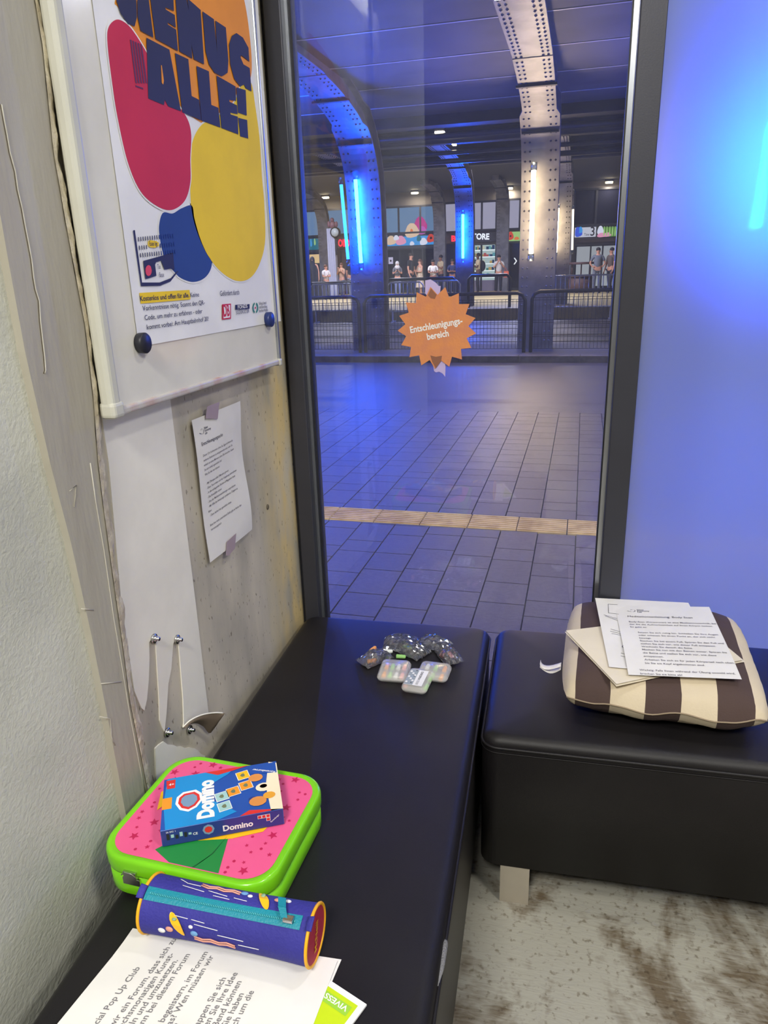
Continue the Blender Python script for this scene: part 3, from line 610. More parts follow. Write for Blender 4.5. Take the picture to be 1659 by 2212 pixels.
D([(0.03, 0), (.62, 0), (.56, .12), (.36, .32), (.42, .6), (.62, .9), (.45, 1), (.04, 1), (.01, .5)], DCY, .0002)
D([(.36, .0), (.76, .0), (.60, .06), (.47, .10)], DRED, .0003)
D([(.64, 1), (.72, .92), (.86, .96), (.99, 1)], DRED, .0003)
D([(.93, .0), (1, .05), (1, 1), (.9, 1), (.88, .5)], DCR, .0003); D([(.75, .03), (.99, .03), (.99, .26), (.75, .20)], DBLUE, .0004)
D([(.02, .04), (.1, .04), (.1, .22), (.03, .22)], DRED, .0004); D([(.0, .40), (.08, .40), (.08, .62), (.0, .62)], DOR, .0004)
# rescue-badge shaped shield left plain
sh = [(.12, .42), (.17, .34), (.28, .33), (.33, .42), (.34, .55), (.29, .68), (.22, .74), (.15, .68), (.11, .55)]
D(sh, WHITE, .0005); D([(.225+(x-.225)*.8, .53+(y-.53)*.8) for x, y in sh], DRED, .0007); D([(.225+(x-.225)*.6, .53+(y-.53)*.6) for x, y in sh], mat('steel_print', (120, 150, 180), .4), .0009)
# rotated lettering "Domino" runs up the box
for m_, bo, hh in ((WHITE, .06, .0006),):
    put_text(d, Qd, 'Domino', .425*W2, .92*H2, .034, m_, hh, bo, width=.090, rot=math.radians(90))
def tile(cx, cy, s, an, m):
    c_, n_ = math.cos(an), math.sin(an); P = []
    for a, b_ in ((-s, -s), (s, -s), (s, s), (-s, s)): P.append(((cx+a*c_-b_*n_), (cy+a*n_+b_*c_)))
    poly_on(d, Qd, [(cx+(x-cx)*1.12, cy+(y-cy)*1.12) for x, y in P], WHITE, .0005); poly_on(d, Qd, P, m, .0007)
    poly_on(d, Qd, [(cx+s*.5*math.cos(q)*(1 if q % 2 else .7), cy+s*.5*math.sin(q)) for q in range(6)], mat('tile_motif', (110, 120, 90), .5), .0009)
ux, uy, an = math.cos(.12), math.sin(.12), math.radians(12)
for i, (u, v, m_) in enumerate([(.50, .56, DLT), (.52, .76, DLT), (.54, .95, DGR), (.60, .50, DOR), (.71, .42, DOR), (.69, .20, GOLD)]):
    if v < .94: tile(u*W2, v*H2, .0093, -an, m_)
# brown, white and blue patches where the mascots stand, kept abstract
for cx, cy, r, m_ in ((.80, .30, .012, mat('tan_print', (214, 140, 70), .5)), (.86, .52, .013, DCR), (.86, .50, .006, DRED), (.80, .78, .014, mat('tan_print', (214, 140, 70), .5)), (.90, .70, .010, mat('amber_print', (226, 160, 50), .5)), (.76, .72, .007, DNV)):
    poly_on(d, Qd, [(cx*W2+r*math.cos(k*.52), cy*H2+r*.8*math.sin(k*.52)) for k in range(12)], m_, .0005+cx*.0004)
put_text(d, Qd, 'Ravensburger', .98*W2, .235*H2, .0062, WHITE, .0009, .02, width=.040, rot=math.radians(180-24), align='L')
put_text(d, Qd, '4+', .045*W2, .16*H2, .008, WHITE, .0008, .02)
d.build('cover_print', dom, 'printed top with the word Domino')
Qf = Quad((-DW, -DD, DH), (DW, -DD, DH), (DW, -DD, 0), (-DW, -DD, 0), n=(0, -1, 0))
d = MB(); rect_on(d, Qf, .001, .001, W2-.001, DH-.001, DNV, .0002)
put_text(d, Qf, 'Domino', .092, .0215, .0145, WHITE, .0005, .03, width=.046)
for k in range(6): rect_on(d, Qf, .008+k*.0065, .008+(k % 3)*.002, .0125+k*.0065, .019-(k % 2)*.003, DLT if k % 2 else BLACK, .0005)
put_text(d, Qf, 'CE', .047, .018, .006, WHITE, .0005, .02); put_text(d, Qf, '26 842 1', .008, .006, .0042, WHITE, .0005); put_text(d, Qf, 'Ravensburger', .166, .022, .004, WHITE, .0005, .01, rot=.7, width=.018)
poly_on(d, Qf, [(.0705+.009*math.cos(k*.785), .013+.0095*math.sin(k*.785)) for k in range(8)], mat('steel_print', (120, 150, 180), .4), .0004); poly_on(d, Qf, [(.0705+.006*math.cos(k*.785), .013+.006*math.sin(k*.785)) for k in range(8)], DRED, .0006)
for (u, v) in ((.146, .005), (.1525, .005), (.159, .005), (.159, .0115)): rect_on(d, Qf, u-.0001, v-.0001, u+.0062, v+.0062, WHITE, .0004); rect_on(d, Qf, u+.0005, v+.0005, u+.0055, v+.0055, DRED, .0006)
d.build('side_print', dom, 'navy side panel')
dom.location = (-.523, .861, .6765); dom.rotation_euler = (0, 0, math.radians(28.0))
# ------------------------------------------------------------------ pencil case
PC = mat('violet_blue_fabric', (52, 50, 148), .75, 0, .25, 220, col2=(46, 44, 136)); TEAL = mat('teal_zip', (10, 136, 156), .5, 0, .2, 300); PYEL = mat('yellow_piping', (240, 176, 24), .5); CRIM = mat('crimson_end', (168, 34, 60), .7, 0, .2, 200)
case = thing('pencil_case', 'violet blue round pencil case with teal zip lying on the white papers', 'pencil case', (0, 0, 0))
A = onz(332, 1962, .640); B = onz(682, 2032, .640); ax = (B-A); Lc = ax.length; an = math.atan2(ax.y, ax.x); RC = .0385
def cyl_pt(x, th, r=RC): # local, axis x, th from top(0) towards camera(+)
    return Vector((x, -math.sin(th)*r, RC+math.cos(th)*r))
mb = MB(); nn = 28
def cf(u, v):
    x = u*Lc; th = v*2*math.pi; sag = 1-.07*math.sin(u*math.pi)+.012*noise.noise(Vector((u*6, math.cos(th)*2, math.sin(th)*2)))
    return cyl_pt(x, th, RC*sag)
mb.grid(cf, 24, 40, PC); mb.build('fabric_tube', case)
for x, nm in ((0, 0), (Lc, 1)):
    MB().tube([cyl_pt(x, k*2*math.pi/36, RC) for k in range(36)], .0024, PYEL, 8, closed=True).build('piping', case, 'yellow piping')
    mb = MB(); mb.poly([cyl_pt(x+(.0005 if nm else -.0005), k*2*math.pi/36, RC-.001) for k in range(36)], CRIM)
    if nm:
        Qe = Quad((Lc+.001, -RC, 2*RC), (Lc+.001, RC, 2*RC), (Lc+.001, RC, 0), (Lc+.001, -RC, 0), n=(1, 0, 0)); put_text(mb, Qe, 'McNeill', .036, .062, .014, PYEL, .0006, .01, width=.042, rot=math.radians(72))
    mb.build('end_panel', case, 'crimson round end')
thz = .42
def strip(th0, th1, x0, x1, r, m, nm, lab=None, wav=0):
    mb = MB(); mb.grid(lambda u, v: cyl_pt(x0+(x1-x0)*u, th0+(th1-th0)*v, r*(1-.07*math.sin((x0+(x1-x0)*u)/Lc*math.pi))+.0006), 24, 4, m); return mb.build(nm, case, lab)
strip(thz-.23, thz+.23, .004, Lc-.012, RC+.0005, TEAL, 'zip_tape', 'teal zip tape')
mb = MB()
for k in range(84):
    x = .012+k*(Lc-.03)/84; rr_ = RC*(1-.07*math.sin(x/Lc*math.pi))+.0022; a = cyl_pt(x, thz-.035, rr_); c_ = cyl_pt(x, thz+.035, rr_); mb.tube([a, c_], .0010, mat('light_teal_teeth', (70, 176, 186), .4), 5)
mb.build('zip_teeth', case, kind='stuff')
xz = Lc-.030; a = cyl_pt(xz, thz, RC+.004)
mb = MB().box((xz-.006, a.y-.005, a.z-.002), (xz+.008, a.y+.005, a.z+.003), CHROME); slider = mb.build('zip_slider', case, 'metal zip slider', bevel=.001)
q = [cyl_pt(xz-.004, thz+.02, RC+.006), cyl_pt(xz-.012, thz-.28, RC+.007), cyl_pt(xz-.018, thz-.62, RC+.006)]
mb = MB()
for i in range(2):
    a, c_ = q[i], q[i+1]; mb.add([a+Vector((-.0045-.001*i, 0, 0)), a+Vector((.0045+.001*i, 0, 0)), c_+Vector((.0058, 0, 0)), c_+Vector((-.0058, 0, 0))], [(0, 1, 2, 3)], TEAL)
mb.build('zip_pull', slider, 'teal zip pull', solid=.0025)
for x in (.0, Lc): 
    s = 1 if x else -1
    mb = MB(); mb.grid(lambda u, v: (lambda p: Vector((p.x+s*.0035*math.sin(v*math.pi)*1.5, p.y, p.z)))(cyl_pt(x-s*.004+s*.007*v, thz-.2+.42*u, RC+.003+.003*math.sin(v*math.pi))), 8, 6, PC); mb.build('end_loop', case, solid=.0012)
# printed decoration: boards, ribbons and white speed lines
pr = MB()
def onc(pts, m, h=.0009):
    """polygon on the curved fabric, subdivided along x"""
    r_ = lambda x: RC*(1-.07*math.sin(x/Lc*math.pi))+h
    pr.poly([cyl_pt(x, th, r_(x)) for x, th in pts], m)
PTAN = mat('peach_print', (226, 160, 140), .6); PSKY = mat('sky_print', (110, 160, 210), .6)
def line(x0, t0, x1, t1, m=WHITE, w_=.02):
    r_ = lambda x: RC*(1-.07*math.sin(x/Lc*math.pi))+.0012
    n = 6; P = [cyl_pt(x0+(x1-x0)*k/n, t0+(t1-t0)*k/n, r_(x0+(x1-x0)*k/n)) for k in range(n+1)]; pr.tube(P, .0005, m, 5)
for l in ((.04, -.45, .055, -.28), (.055, -.28, .075, -.27), (.05, -.12, .085, -.03), (.09, -.12, .12, -.03), (.10, .05, .125, .08), (.13, -.02, .15, .02), (.055, .95, .075, .98), (.08, .98, .10, 1.02), (.085, 1.12, .12, 1.18), (.12, 1.35, .158, 1.38), (.15, 1.58, .18, 1.58)): line(*l)
def board(x, th, s, flip=1):
    P = []
    for k in range(16):
        t = k*math.pi/8; P.append((x+flip*(.013*math.cos(t)*.8+.006*math.sin(t)), th+.36*math.sin(t)*s+.16*math.cos(t)*flip))
    r_ = lambda xx: RC*(1-.07*math.sin(xx/Lc*math.pi))
    for i in range(1): pr.poly([cyl_pt(a, b_, r_(a)+.0015+.002*(1-abs(math.sin(k*math.pi/8)))) for k, (a, b_) in enumerate(P)], GOLD)
    pr.sphere(cyl_pt(x-flip*.004, th-.2*s, r_(x)+.0022), (.0035, .0035, .001), mat('sage_print', (140, 170, 140), .6), 10, 4)
_pr = pr
for bx, bt in ((.060, 1.25), (.172, -.18)): pr = MB(); board(bx, bt, 1, 1); pr.build('board_print', case, 'yellow board motif')
pr = _pr
for (x0, t0) in ((.085, 1.62), (.075, -.42)):
    for j in range(2):
        P = [cyl_pt(x0+.012*k, t0+j*.12+(.06 if k % 2 else -.02), RC*(1-.07*math.sin((x0+.012*k)/Lc*math.pi))+.0012) for k in range(6)]; pr.tube(P, .0011, PTAN, 5)
for (x, th, s, m_) in ((.036, 1.62, .006, WHITE), (.048, 1.5, .006, PTAN), (.085, 1.5, .006, PSKY), (.08, 1.25, .0035, WHITE), (.15, -.28, .004, WHITE), (.14, -.4, .006, PSKY), (.19, -.32, .005, PTAN), (.205, -.35, .005, WHITE)):
    c_ = cyl_pt(x, th, RC*(1-.07*math.sin(x/Lc*math.pi))+.0005); pr.sphere(c_, (s, s*.75, .0016), m_, 10, 4, M=Matrix.Rotation(th, 3, 'X'))
pr.build('printed_pattern', case, 'yellow boards and white streaks')
case.location = (A.x, A.y, .6122); case.rotation_euler = (0, 0, an)
# ------------------------------------------------------------------ papers under the pencil case
def sheet(name, label, corners, z, lines=None, group=None, bend=None, m=PAPER, cat='paper', th=.0006, title=None):
    Q = Quad(*[Vector((a, b_, z)) for a, b_ in corners], bend=bend, n=(0, 0, 1)); mb = MB()
    mb.grid(lambda u, v: Q.p(u*Q.w, v*Q.h), 10, 10, m)
    for (t_, u, v, s_, wd) in (lines or []): put_text(mb, Q, t_, u, v, s_, TXT, .0007, .006, width=wd)
    return mb.build(name, None, label, cat, group), Q
g = 'papers under the pencil case'
# text runs away from the camera (+y); the sheet's top is at its left side
def rotq(x0, x1, y0, y1, sk=0): return [(x0, y0), (x0+sk, y1), (x1+sk, y1+.0), (x1, y0)]
TL_, TR_, BR_, BL_ = (-.602, .455), (-.578, .672), (-.276, .694), (-.28, .478)
ls = ['zum Social Pop Up Club', 'wollen wir ein Forum, dass sich zu', 'einem sechsmonatigen Kunst-', 'entwickeln und umzusetzen.', 'Übung kann bei diesem Forum', '', 'Menschen begeistern, im Forum', 'Wie wir das? Wen müssen wir', 'die Kanäle?', '', 'Ideen. Schnappen Sie sich', 'und schreiben Sie Ihre Idee', 'an. Anschließend können', 'und pinnen. Sie haben', 'melden Sie sich um die']
sheet('paper_sheet', 'lower white sheet peeking out under the typed sheet near the pencil case', [(-.592, .46), (-.564, .680), (-.272, .700), (-.286, .478)], .6075, None, g)
sheet('paper_sheet', 'typed white sheet at the bottom edge with the pencil case lying on it', [TL_, TR_, BR_, BL_], .6105, [(l, .045, .052+k*.0118+(.010 if k else 0), .0122, None) for k, l in enumerate(ls) if l], g, bend=lambda a, b_: .008*max(0, a-.85)*4*max(0, 1-b_*5))
bk = thing('paperback_book', 'thin lime green booklet with white border poking out under the papers', 'book', (-.25, .6, .6))
cB = [onz(*q, .6105) for q in ((792, 2168), (705, 2140))]; x1, y1_ = cB[0].x, cB[0].y
Mb = Matrix.Translation((x1, y1_, .0066)) @ Matrix.Rotation(math.radians(-20), 4, 'Z')
MB().box((-.16, -.21, .6), (0, 0, .6028), WHITE, Mb).build('pages', bk)
mb = MB().poly([Mb @ Vector(p) for p in ((-.15, -.2, .6031), (-.008, -.2, .6031), (-.008, -.008, .6031), (-.15, -.008, .6031))], mat('acid_green', (190, 214, 20), .4)); mb.poly([Mb @ Vector(p) for p in ((-.06, -.028, .6034), (-.013, -.028, .6034), (-.013, -.014, .6034), (-.06, -.014, .6034))], DGR)
Qb = Quad(Mb @ Vector((0, -.21, .6034)), Mb @ Vector((-.16, -.21, .6034)), Mb @ Vector((-.16, 0, .6034)), Mb @ Vector((0, 0, .6034)), n=(0, 0, 1)); put_text(mb, Qb, 'VIVESS', .016, .1935, .0105, WHITE, .0005, .02, width=.036); mb.build('cover', bk, 'acid green cover')
# ------------------------------------------------------------------ cushion
def cushion_mat():
    m = bpy.data.materials.new('striped_cotton'); m.use_nodes = True; nt = m.node_tree; b = nt.nodes['Principled BSDF']; N_ = nt.nodes.new; L_ = nt.links.new
    tc = N_('ShaderNodeTexCoord'); sx = N_('ShaderNodeSeparateXYZ'); L_(tc.outputs['Object'], sx.inputs[0])
    n = N_('ShaderNodeTexNoise'); n.inputs['Scale'].default_value = 9; L_(tc.outputs['Object'], n.inputs['Vector'])
    a = N_('ShaderNodeMath'); a.operation = 'MULTIPLY_ADD'; a.inputs[1].default_value = .006; ofs = N_('ShaderNodeMath'); ofs.operation = 'ADD'; ofs.inputs[1].default_value = .100; L_(n.outputs[0], a.inputs[0]); L_(sx.outputs[0], a.inputs[2])
    mo = N_('ShaderNodeMath'); mo.operation = 'WRAP'; mo.inputs[1].default_value = 0.134; mo.inputs[2].default_value = 0; L_(a.outputs[0], ofs.inputs[0]); L_(ofs.outputs[0], mo.inputs[0])
    gt = N_('ShaderNodeMath'); gt.operation = 'GREATER_THAN'; gt.inputs[1].default_value = .067; L_(mo.outputs[0], gt.inputs[0])
    mx = N_('ShaderNodeMix'); mx.data_type = 'RGBA'; mx.inputs[6].default_value = lin((204, 190, 164)); mx.inputs[7].default_value = lin((72, 56, 52)); L_(gt.outputs[0], mx.inputs[0])
    L_(mx.outputs[2], b.inputs['Base Color']); b.inputs['Roughness'].default_value = .9
    n2 = N_('ShaderNodeTexNoise'); n2.inputs['Scale'].default_value = 260; L_(tc.outputs['Object'], n2.inputs['Vector'])
    bp = N_('ShaderNodeBump'); bp.inputs['Strength'].default_value = .25; bp.inputs['Distance'].default_value = .002; L_(n2.outputs[0], bp.inputs['Height']); L_(bp.outputs[0], b.inputs['Normal']); return m
CUSH = cushion_mat()
cu = thing('seat_cushion', 'brown and cream striped cushion lying on the right bench', 'cushion', (0, 0, 0))
def cushf(sgn):
    def f(u, v):
        a, b_ = u*2-1, v*2-1
        ex = .205+(.012 if sgn > 0 else -.0)*(1 if a > 0 else 1)
        # pillow outline: bowed sides, rounded corners
        k = 1-.10*(abs(a)**3)*(abs(b_)**3); x = a*(.208)*k*(1-.03*(1-b_*b_)); y = b_*(.228)*k*(1-.02*(1-a*a))
        hgt = (max(0, 1-abs(a)**4.5)*max(0, 1-abs(b_)**4.5))**.5
        z = .052 + sgn*(.056 if sgn > 0 else .050)*hgt
        z += .0035*noise.noise(Vector((a*4, b_*9, 2)))*(1-hgt)*1.5 + .0015*noise.noise(Vector((a*6, b_*6, 7)))
        if b_ < -.9: z += .004*math.sin(a*9)
        return Vector((x, y, z))
    return f
MB().grid(cushf(1), 48, 48, CUSH).build('top_cover', cu)
MB().grid(cushf(-1), 48, 48, CUSH).build('bottom_cover', cu)
loop = [cushf(1)(u, 0) for u in [k/40 for k in range(41)]]
MB().tube([p+Vector((0, -.001, 0)) for p in loop], .0016, mat('brown_cream_thread', (150, 134, 112), .9), 6).build('seam', cu)
TAG = mat('white_label_cloth', (222, 218, 214), .8)
mb = MB(); mb.grid(lambda u, v: Vector((-.205-.045*math.sin(u*math.pi/2)*1.0 if u < 1 else -.25, -.10+.018*v, .058-.012*math.sin(u*math.pi))), 8, 3, TAG); mb.grid(lambda u, v: Vector((-.205-.045*u, -.10+.018*v, .050-.012*math.sin(u*math.pi))), 8, 3, TAG)
mb.build('care_tag', cu, 'white cloth tag', solid=.0006)
cu.location = (.203, 1.543, .6065); cu.rotation_euler = (0, 0, math.radians(-1.5))
# cushion papers
def pxsheet(label, px, z, lines, bend, m=PAPER, extra=None):
    Q = Quad(*[onz(x, y, z) for x, y in px], bend=bend, n=(0, 0, 1)); mb = MB(); mb.grid(lambda u, v: Q.p(u*Q.w, v*Q.h), 14, 14, m)
    for (t_, u, v, s_, wd) in (lines or []): put_text(mb, Q, t_, u, v, s_, TXT, .0008, .004, width=wd)
    if extra: extra(mb, Q)
    return mb.build('paper_sheet', None, label, 'paper', 'papers on the striped cushion')
CRP = mat('cream_paper', (222, 212, 190), .8)
pxsheet('bottom cream sheet sticking out to the left of the pile on the cushion', [(1220, 1365), (1490, 1332), (1610, 1426), (1332, 1479)], .7110, None, lambda a, b_: -.004*abs(a-.5)*2*b_, CRP)
pxsheet('cream sheet second from below on the cushion, almost hidden', [(1222, 1362), (1490, 1330), (1606, 1423), (1332, 1475)], .7135, None, lambda a, b_: -.003*abs(a-.5)*2*b_, CRP)
def origami(mb, Q):
    def ln(u0, v0, u1, v1):
        dx, dy = u1-u0, v1-v0; l = math.hypot(dx, dy) or 1; nx, ny = -dy/l*.0005, dx/l*.0005
        poly_on(mb, Q, [(u0+nx, v0+ny), (u1+nx, v1+ny), (u1-nx, v1-ny), (u0-nx, v0-ny)], INK, .0008)
    for a in ((.028, .03, .05, .03), (.028, .03, .024, .075), (.024, .075, .05, .078), (.012, .085, .04, .1), (.015, .09, .04, .108), (.02, .15, .05, .165), (.018, .16, .045, .17), (.02, .17, .05, .178), (.035, .225, .05, .195), (.05, .195, .05, .25), (.035, .225, .05, .235), (.03, .25, .055, .258), (.028, .262, .05, .268)): ln(*a)
pxsheet('white sheet with folding drawings, second from the top on the cushion', [(1285, 1298), (1487, 1302), (1570, 1460), (1316, 1437)], .7190, None, lambda a, b_: .004*(1-b_)*(1-a)*2-.004*b_, PAPER, origami)
ml = ['Body-Scan (Körperscan) ist eine Meditationstechnik, bei', 'der Sie die Aufmerksamkeit auf Ihren Körper lenken.', 'So geht es:', '', 'Setzen Sie sich ruhig hin. Schließen Sie Ihre Augen', 'oder schauen Sie einen Punkt an, der sich nicht', 'bewegt.', 'Stechen Sie bei einem Fuß. Spüren Sie den Fuß und', 'stellen Sie sich vor, wie dieser Fuß entspannt.', 'Wechseln Sie danach die Seite.', 'Machen Sie nun mit den Beinen weiter. Spüren Sie', 'die Beine und stellen Sie sich vor, wie diese', 'entspannen.', 'Arbeiten Sie sich so für jeden Körperteil nach oben,', 'bis Sie am Kopf angekommen sind.', '', 'Wichtig: Falls Ihnen während der Übung unwohl wird,', 'brechen Sie sie bitte ab!']
def tl(mb, Q):
    logo(mb, Q, .038, .028, .010); put_text(mb, Q, 'Meditationsanleitung: Body Scan', .024, .062, .0115, INK, .0008, .0, width=.145)
    v = .088
    for k, l in enumerate(ml):
        if l: put_text(mb, Q, l, .024+(.014 if 3 < k < 15 else 0), v, .0085, TXT, .0008, .008)
        v += .0128
pxsheet('top white sheet of the pile on the cushion with a printed meditation text', [(1328, 1308), (1532, 1311), (1603, 1464), (1358, 1452)], .7235, None, lambda a, b_: -.010*max(0, b_-.7)*2*(1-a*.4), PAPER, tl)
MB().box((.447, 1.44, .6062), (.52, 1.50, .628), mat('white_box_card', (215, 215, 220), .5)).build('small_box', None, 'small white box at the right photo edge beside the cushion', 'box', bevel=.006)
# ------------------------------------------------------------------ earplug cases
FROST = mat('milky_plastic', (226, 222, 216), .28, trans=.0, coat=.2)
def milky(name):
    m = bpy.data.materials.new(name); m.use_nodes = True; nt = m.node_tree; b_ = nt.nodes['Principled BSDF']; b_.inputs['Base Color'].default_value = (.93, .91, .89, 1); b_.inputs['Roughness'].default_value = .2
    t = nt.nodes.new('ShaderNodeBsdfTransparent'); x = nt.nodes.new('ShaderNodeMixShader'); x.inputs[0].default_value = .30; o = nt.nodes['Material Output']
    nt.links.new(t.outputs[0], x.inputs[1]); nt.links.new(b_.outputs[0], x.inputs[2]); nt.links.new(x.outputs[0], o.inputs[0]); _M[name] = m; return m
MILK = milky('milky_clear_plastic')
FO = mat('orange_foam', (236, 160, 90), .8, 0, .2, 300); FG = mat('green_foam', (150, 205, 120), .8, 0, .2, 300); FW = mat('white_foam', (222, 226, 222), .8, 0, .2, 300); FP = mat('pink_foam', (232, 160, 155), .8, 0, .2, 300)
def plug(M, m, label, group=None):
    mb = MB(); pts = [M @ Vector((x, 0, 0)) for x in (-.011, -.0105, .009, .0115, .012)]
    mb.tube(pts, [.0048, .0053, .0046, .0034, .001], m, 12); return mb.build('earplug', None, label, 'earplug', group)
def plugcase(label, px, py, rot, plugs, card=False, wl_=(.066, .088), colname=''):
    c_ = onz(px, py, .612); t = thing('earplug_case', label, 'plastic case', (0, 0, 0), 'milky earplug cases on the bench')
    w_, l_ = wl_; loopf = lambda ins: rrect(w_/2-ins, l_/2-ins, .011-ins*.5, 5)
    def shell(prof, nm):
        rings = [[(x, y, z) for x, y in loopf(i)] for i, z in prof]; n = len(rings[0]); mb = MB()
        mb.add([p for r_ in rings for p in r_], [(i*n+k, i*n+(k+1) % n, (i+1)*n+(k+1) % n, (i+1)*n+k) for i in range(len(rings)-1) for k in range(n)] + [[(len(rings)-1)*n+k for k in range(n)]], MILK, True); mb.build(nm, t)
    shell([(.003, 0.0005), (.0005, .004), (0, .008)], 'tray'); shell([(-.001, .008), (-.001, .010), (.0015, .016), (.005, .019)], 'lid')
    M = Matrix.Translation((c_.x, c_.y, .6066)) @ Matrix.Rotation(rot, 4, 'Z')
    if card:
        Q = Quad((-.024, .030, .0195), (.018, .030, .0195), (.018, -.036, .0195), (-.024, -.036, .0195), n=(0, 0, 1)); mb = MB(); rect_on(mb, Q, 0, 0, Q.w, Q.h, WHITE, 0)
        rect_on(mb, Q, 0, .001, .020, .065, mat('grey_photo_print', (150, 160, 164), .5), .0002)
        for k in range(7): poly_on(mb, Q, [(.010+(k % 3-1)*.006+.003*math.cos(a), .010+k*.0075+.004*math.sin(a)) for a in range(6)], WHITE, .0004)
        put_text(mb, Q, 'OHROPAX', .026, .006, .0085, INK, .0004, .01, width=.036, rot=-math.pi/2); put_text(mb, Q, 'COLOR', .026, .044, .0085, TXT, .0004, 0, width=.018, rot=-math.pi/2)
        for v in (.003, .027, .055): rect_on(mb, Q, .0135, v, .0165, v+.003, INK, .0004)
        mb.build('label_card', t, 'white printed card')
    t.location = (c_.x, c_.y, .6066); t.rotation_euler = (0, 0, rot)
    for x, m_, nm in plugs:
        for j, yy in enumerate((-.018, .018)):
            plug(M @ Matrix.Translation((x, yy, .0075)) @ Matrix.Rotation(math.pi/2, 4, 'Z'), m_, '%s foam earplug in the %s plastic case, %s end' % (nm, colname, 'near' if j == 0 else 'far'), 'earplugs inside the cases')
plugcase('milky earplug case at the left of the three on the bench', 852, 1452, math.radians(4), [(-.021, FO, 'orange'), (-.007, FG, 'green'), (.007, FW, 'white'), (.021, FP, 'pink')], wl_=(.070, .078), colname='left')
plugcase('milky earplug case at the right, partly behind the labelled one', 938, 1454, math.radians(-2), [(-.02, FW, 'white'), (0, FG, 'green'), (.021, FO, 'orange')], wl_=(.072, .064), colname='right')
plugcase('front earplug case with a printed white card under its lid', 903, 1474, math.radians(-3), [(.024, FG, 'green'), (-.022, FP, 'pink')], True, (.058, .084), 'front')
CELLO = clear_glass('crinkled_cellophane', (.97, .98, 1), .10, .16, 1.5, 2.5, haze=.05)  # diffuse share put in to lighten the crinkled film
def bag(label, px, py, rot, sx, sy, seed):
    c_ = onz(px, py, .607); r_ = random.Random(seed); mb = MB(); M = Matrix.Translation((c_.x, c_.y, .6066)) @ Matrix.Rotation(rot, 4, 'Z')
    for lay in (0, 1):
        def f(u, v):
            a, b_ = u*2-1, v*2-1; e = (1-a*a)*(1-b_*b_)
            z = .001+lay*(.020*e**.6)+.010*abs(noise.noise(Vector((a*3.1+seed, b_*3.1, lay*3))))+.004*abs(noise.noise(Vector((a*9+seed, b_*9, lay))))
            return M @ Vector((a*sx+.004*noise.noise(Vector((b_*4, seed, 1))), b_*sy+.004*noise.noise(Vector((a*4, seed, 2))), z))
        mb.grid(f, 15, 15, CELLO, smooth=False)
        if lay: mb.tube([f(k/8, 0) for k in range(9)]+[f(1, k/8) for k in range(1, 9)]+[f(1-k/8, 1) for k in range(1, 9)]+[f(0, 1-k/8) for k in range(1, 8)], .0006, CELLO, 5, closed=True)
    mb.build('plastic_bag', None, label, 'plastic bag', 'small cellophane bags on the bench')
bag('small clear cellophane bag at the far left of the pile on the bench', 810, 1425, .9, .040, .026, 1)
bag('small clear cellophane bag at the back centre, catching blue light', 865, 1392, .15, .042, .034, 2)
bag('clear cellophane bag lying just behind the left earplug case', 890, 1408, -.5, .040, .028, 3)
bag('clear cellophane bag at the back right of the pile', 938, 1393, -.35, .040, .028, 4)
bag('clear cellophane bag with pink earplugs at the right end of the pile', 970, 1420, -1.0, .036, .024, 5)
for px, py, rot, m_, lab in ((806, 1405, 1.3, FO, 'orange foam earplug in the leftmost bag, upper one'), (803, 1430, .6, FO, 'orange foam earplug in the leftmost bag, lower one'), (838, 1410, .3, FW, 'white foam earplug in the bag behind the left case'), (866, 1421, .1, FG, 'green foam earplug right behind the left case'), (880, 1400, -.3, FG, 'green foam earplug in the blue shimmering bag'), (956, 1415, 1.5, FP, 'pink foam earplug at the right of the pile, left one'), (974, 1418, -1, FP, 'pink foam earplug at the far right of the pile')):
    c_ = onz(px, py, .609); plug(Matrix.Translation((c_.x, c_.y, .6125)) @ Matrix.Rotation(rot, 4, 'Z'), m_, lab, 'earplugs in the cellophane bags')
# ================================================================== outside : pavement, road, hall under the railway
PAVE = mat('dark_paver', (84, 76, 76), .46, 0, .25, 220, col2=(71, 65, 67), cscale=60, island=.10, detail=3)
JOINT = mat('paver_joint', (40, 38, 42), .9)
b = MB(); b.box((-14, YW+.07, -.1), (9, 8.0, -.012), JOINT); struct(b, 'pavement_bed')
b = MB(); rp = random.Random(5); pw = .2185; x = .0315-pw*62
def slab(x0, x1, y0, y1):
    g_ = .0035; b.add([(x0+g_, y0+g_, 0), (x1-g_, y0+g_, 0), (x1-g_, y1-g_, 0), (x0+g_, y1-g_, 0), (x0, y0, -.012), (x1, y0, -.012), (x1, y1, -.012), (x0, y1, -.012)], [(0, 1, 2, 3), (4, 5, 1, 0), (5, 6, 2, 1), (6, 7, 3, 2), (7, 4, 0, 3)], PAVE)
for i in range(95):
    x0, x1 = x+i*pw, x+(i+1)*pw
    if x0 > 8.8: break
    for a, c_ in ((1.83, 4.14), (4.405, 7.98)):
        y = a - rp.uniform(0, .15); k = i % 2
        while y < c_:
            l = (.17, .30)[k] if rp.random() < .75 else .24; k = 1-k; y2 = y+l
            ya, yb = max(y, a), min(y2, c_)
            if yb-ya > .02: slab(x0, x1, ya, yb)
            y = y2
struct(b, 'pavement', origin=(0, 0, -.012))
TACT = mat('ivory_tactile_slab', (232, 200, 138), .6, 0, .2, 120, col2=(206, 172, 112), cscale=9)
b = MB(); 
for i in range(-34, 26):
    x0 = -.02+i*.2975; x1 = x0+.2975
    b.box((x0+.003, 4.145, -.012), (x1-.003, 4.40, .0), TACT)
    for k in range(7): yy = 4.163+k*.0345; b.box((x0+.006, yy, 0), (x1-.006, yy+.017, .006), TACT)
struct(b, 'tactile_paving')
ROADM = mat('worn_road_setts', (88, 82, 78), .52, 0, .2, 60, col2=(80, 76, 76), cscale=2)
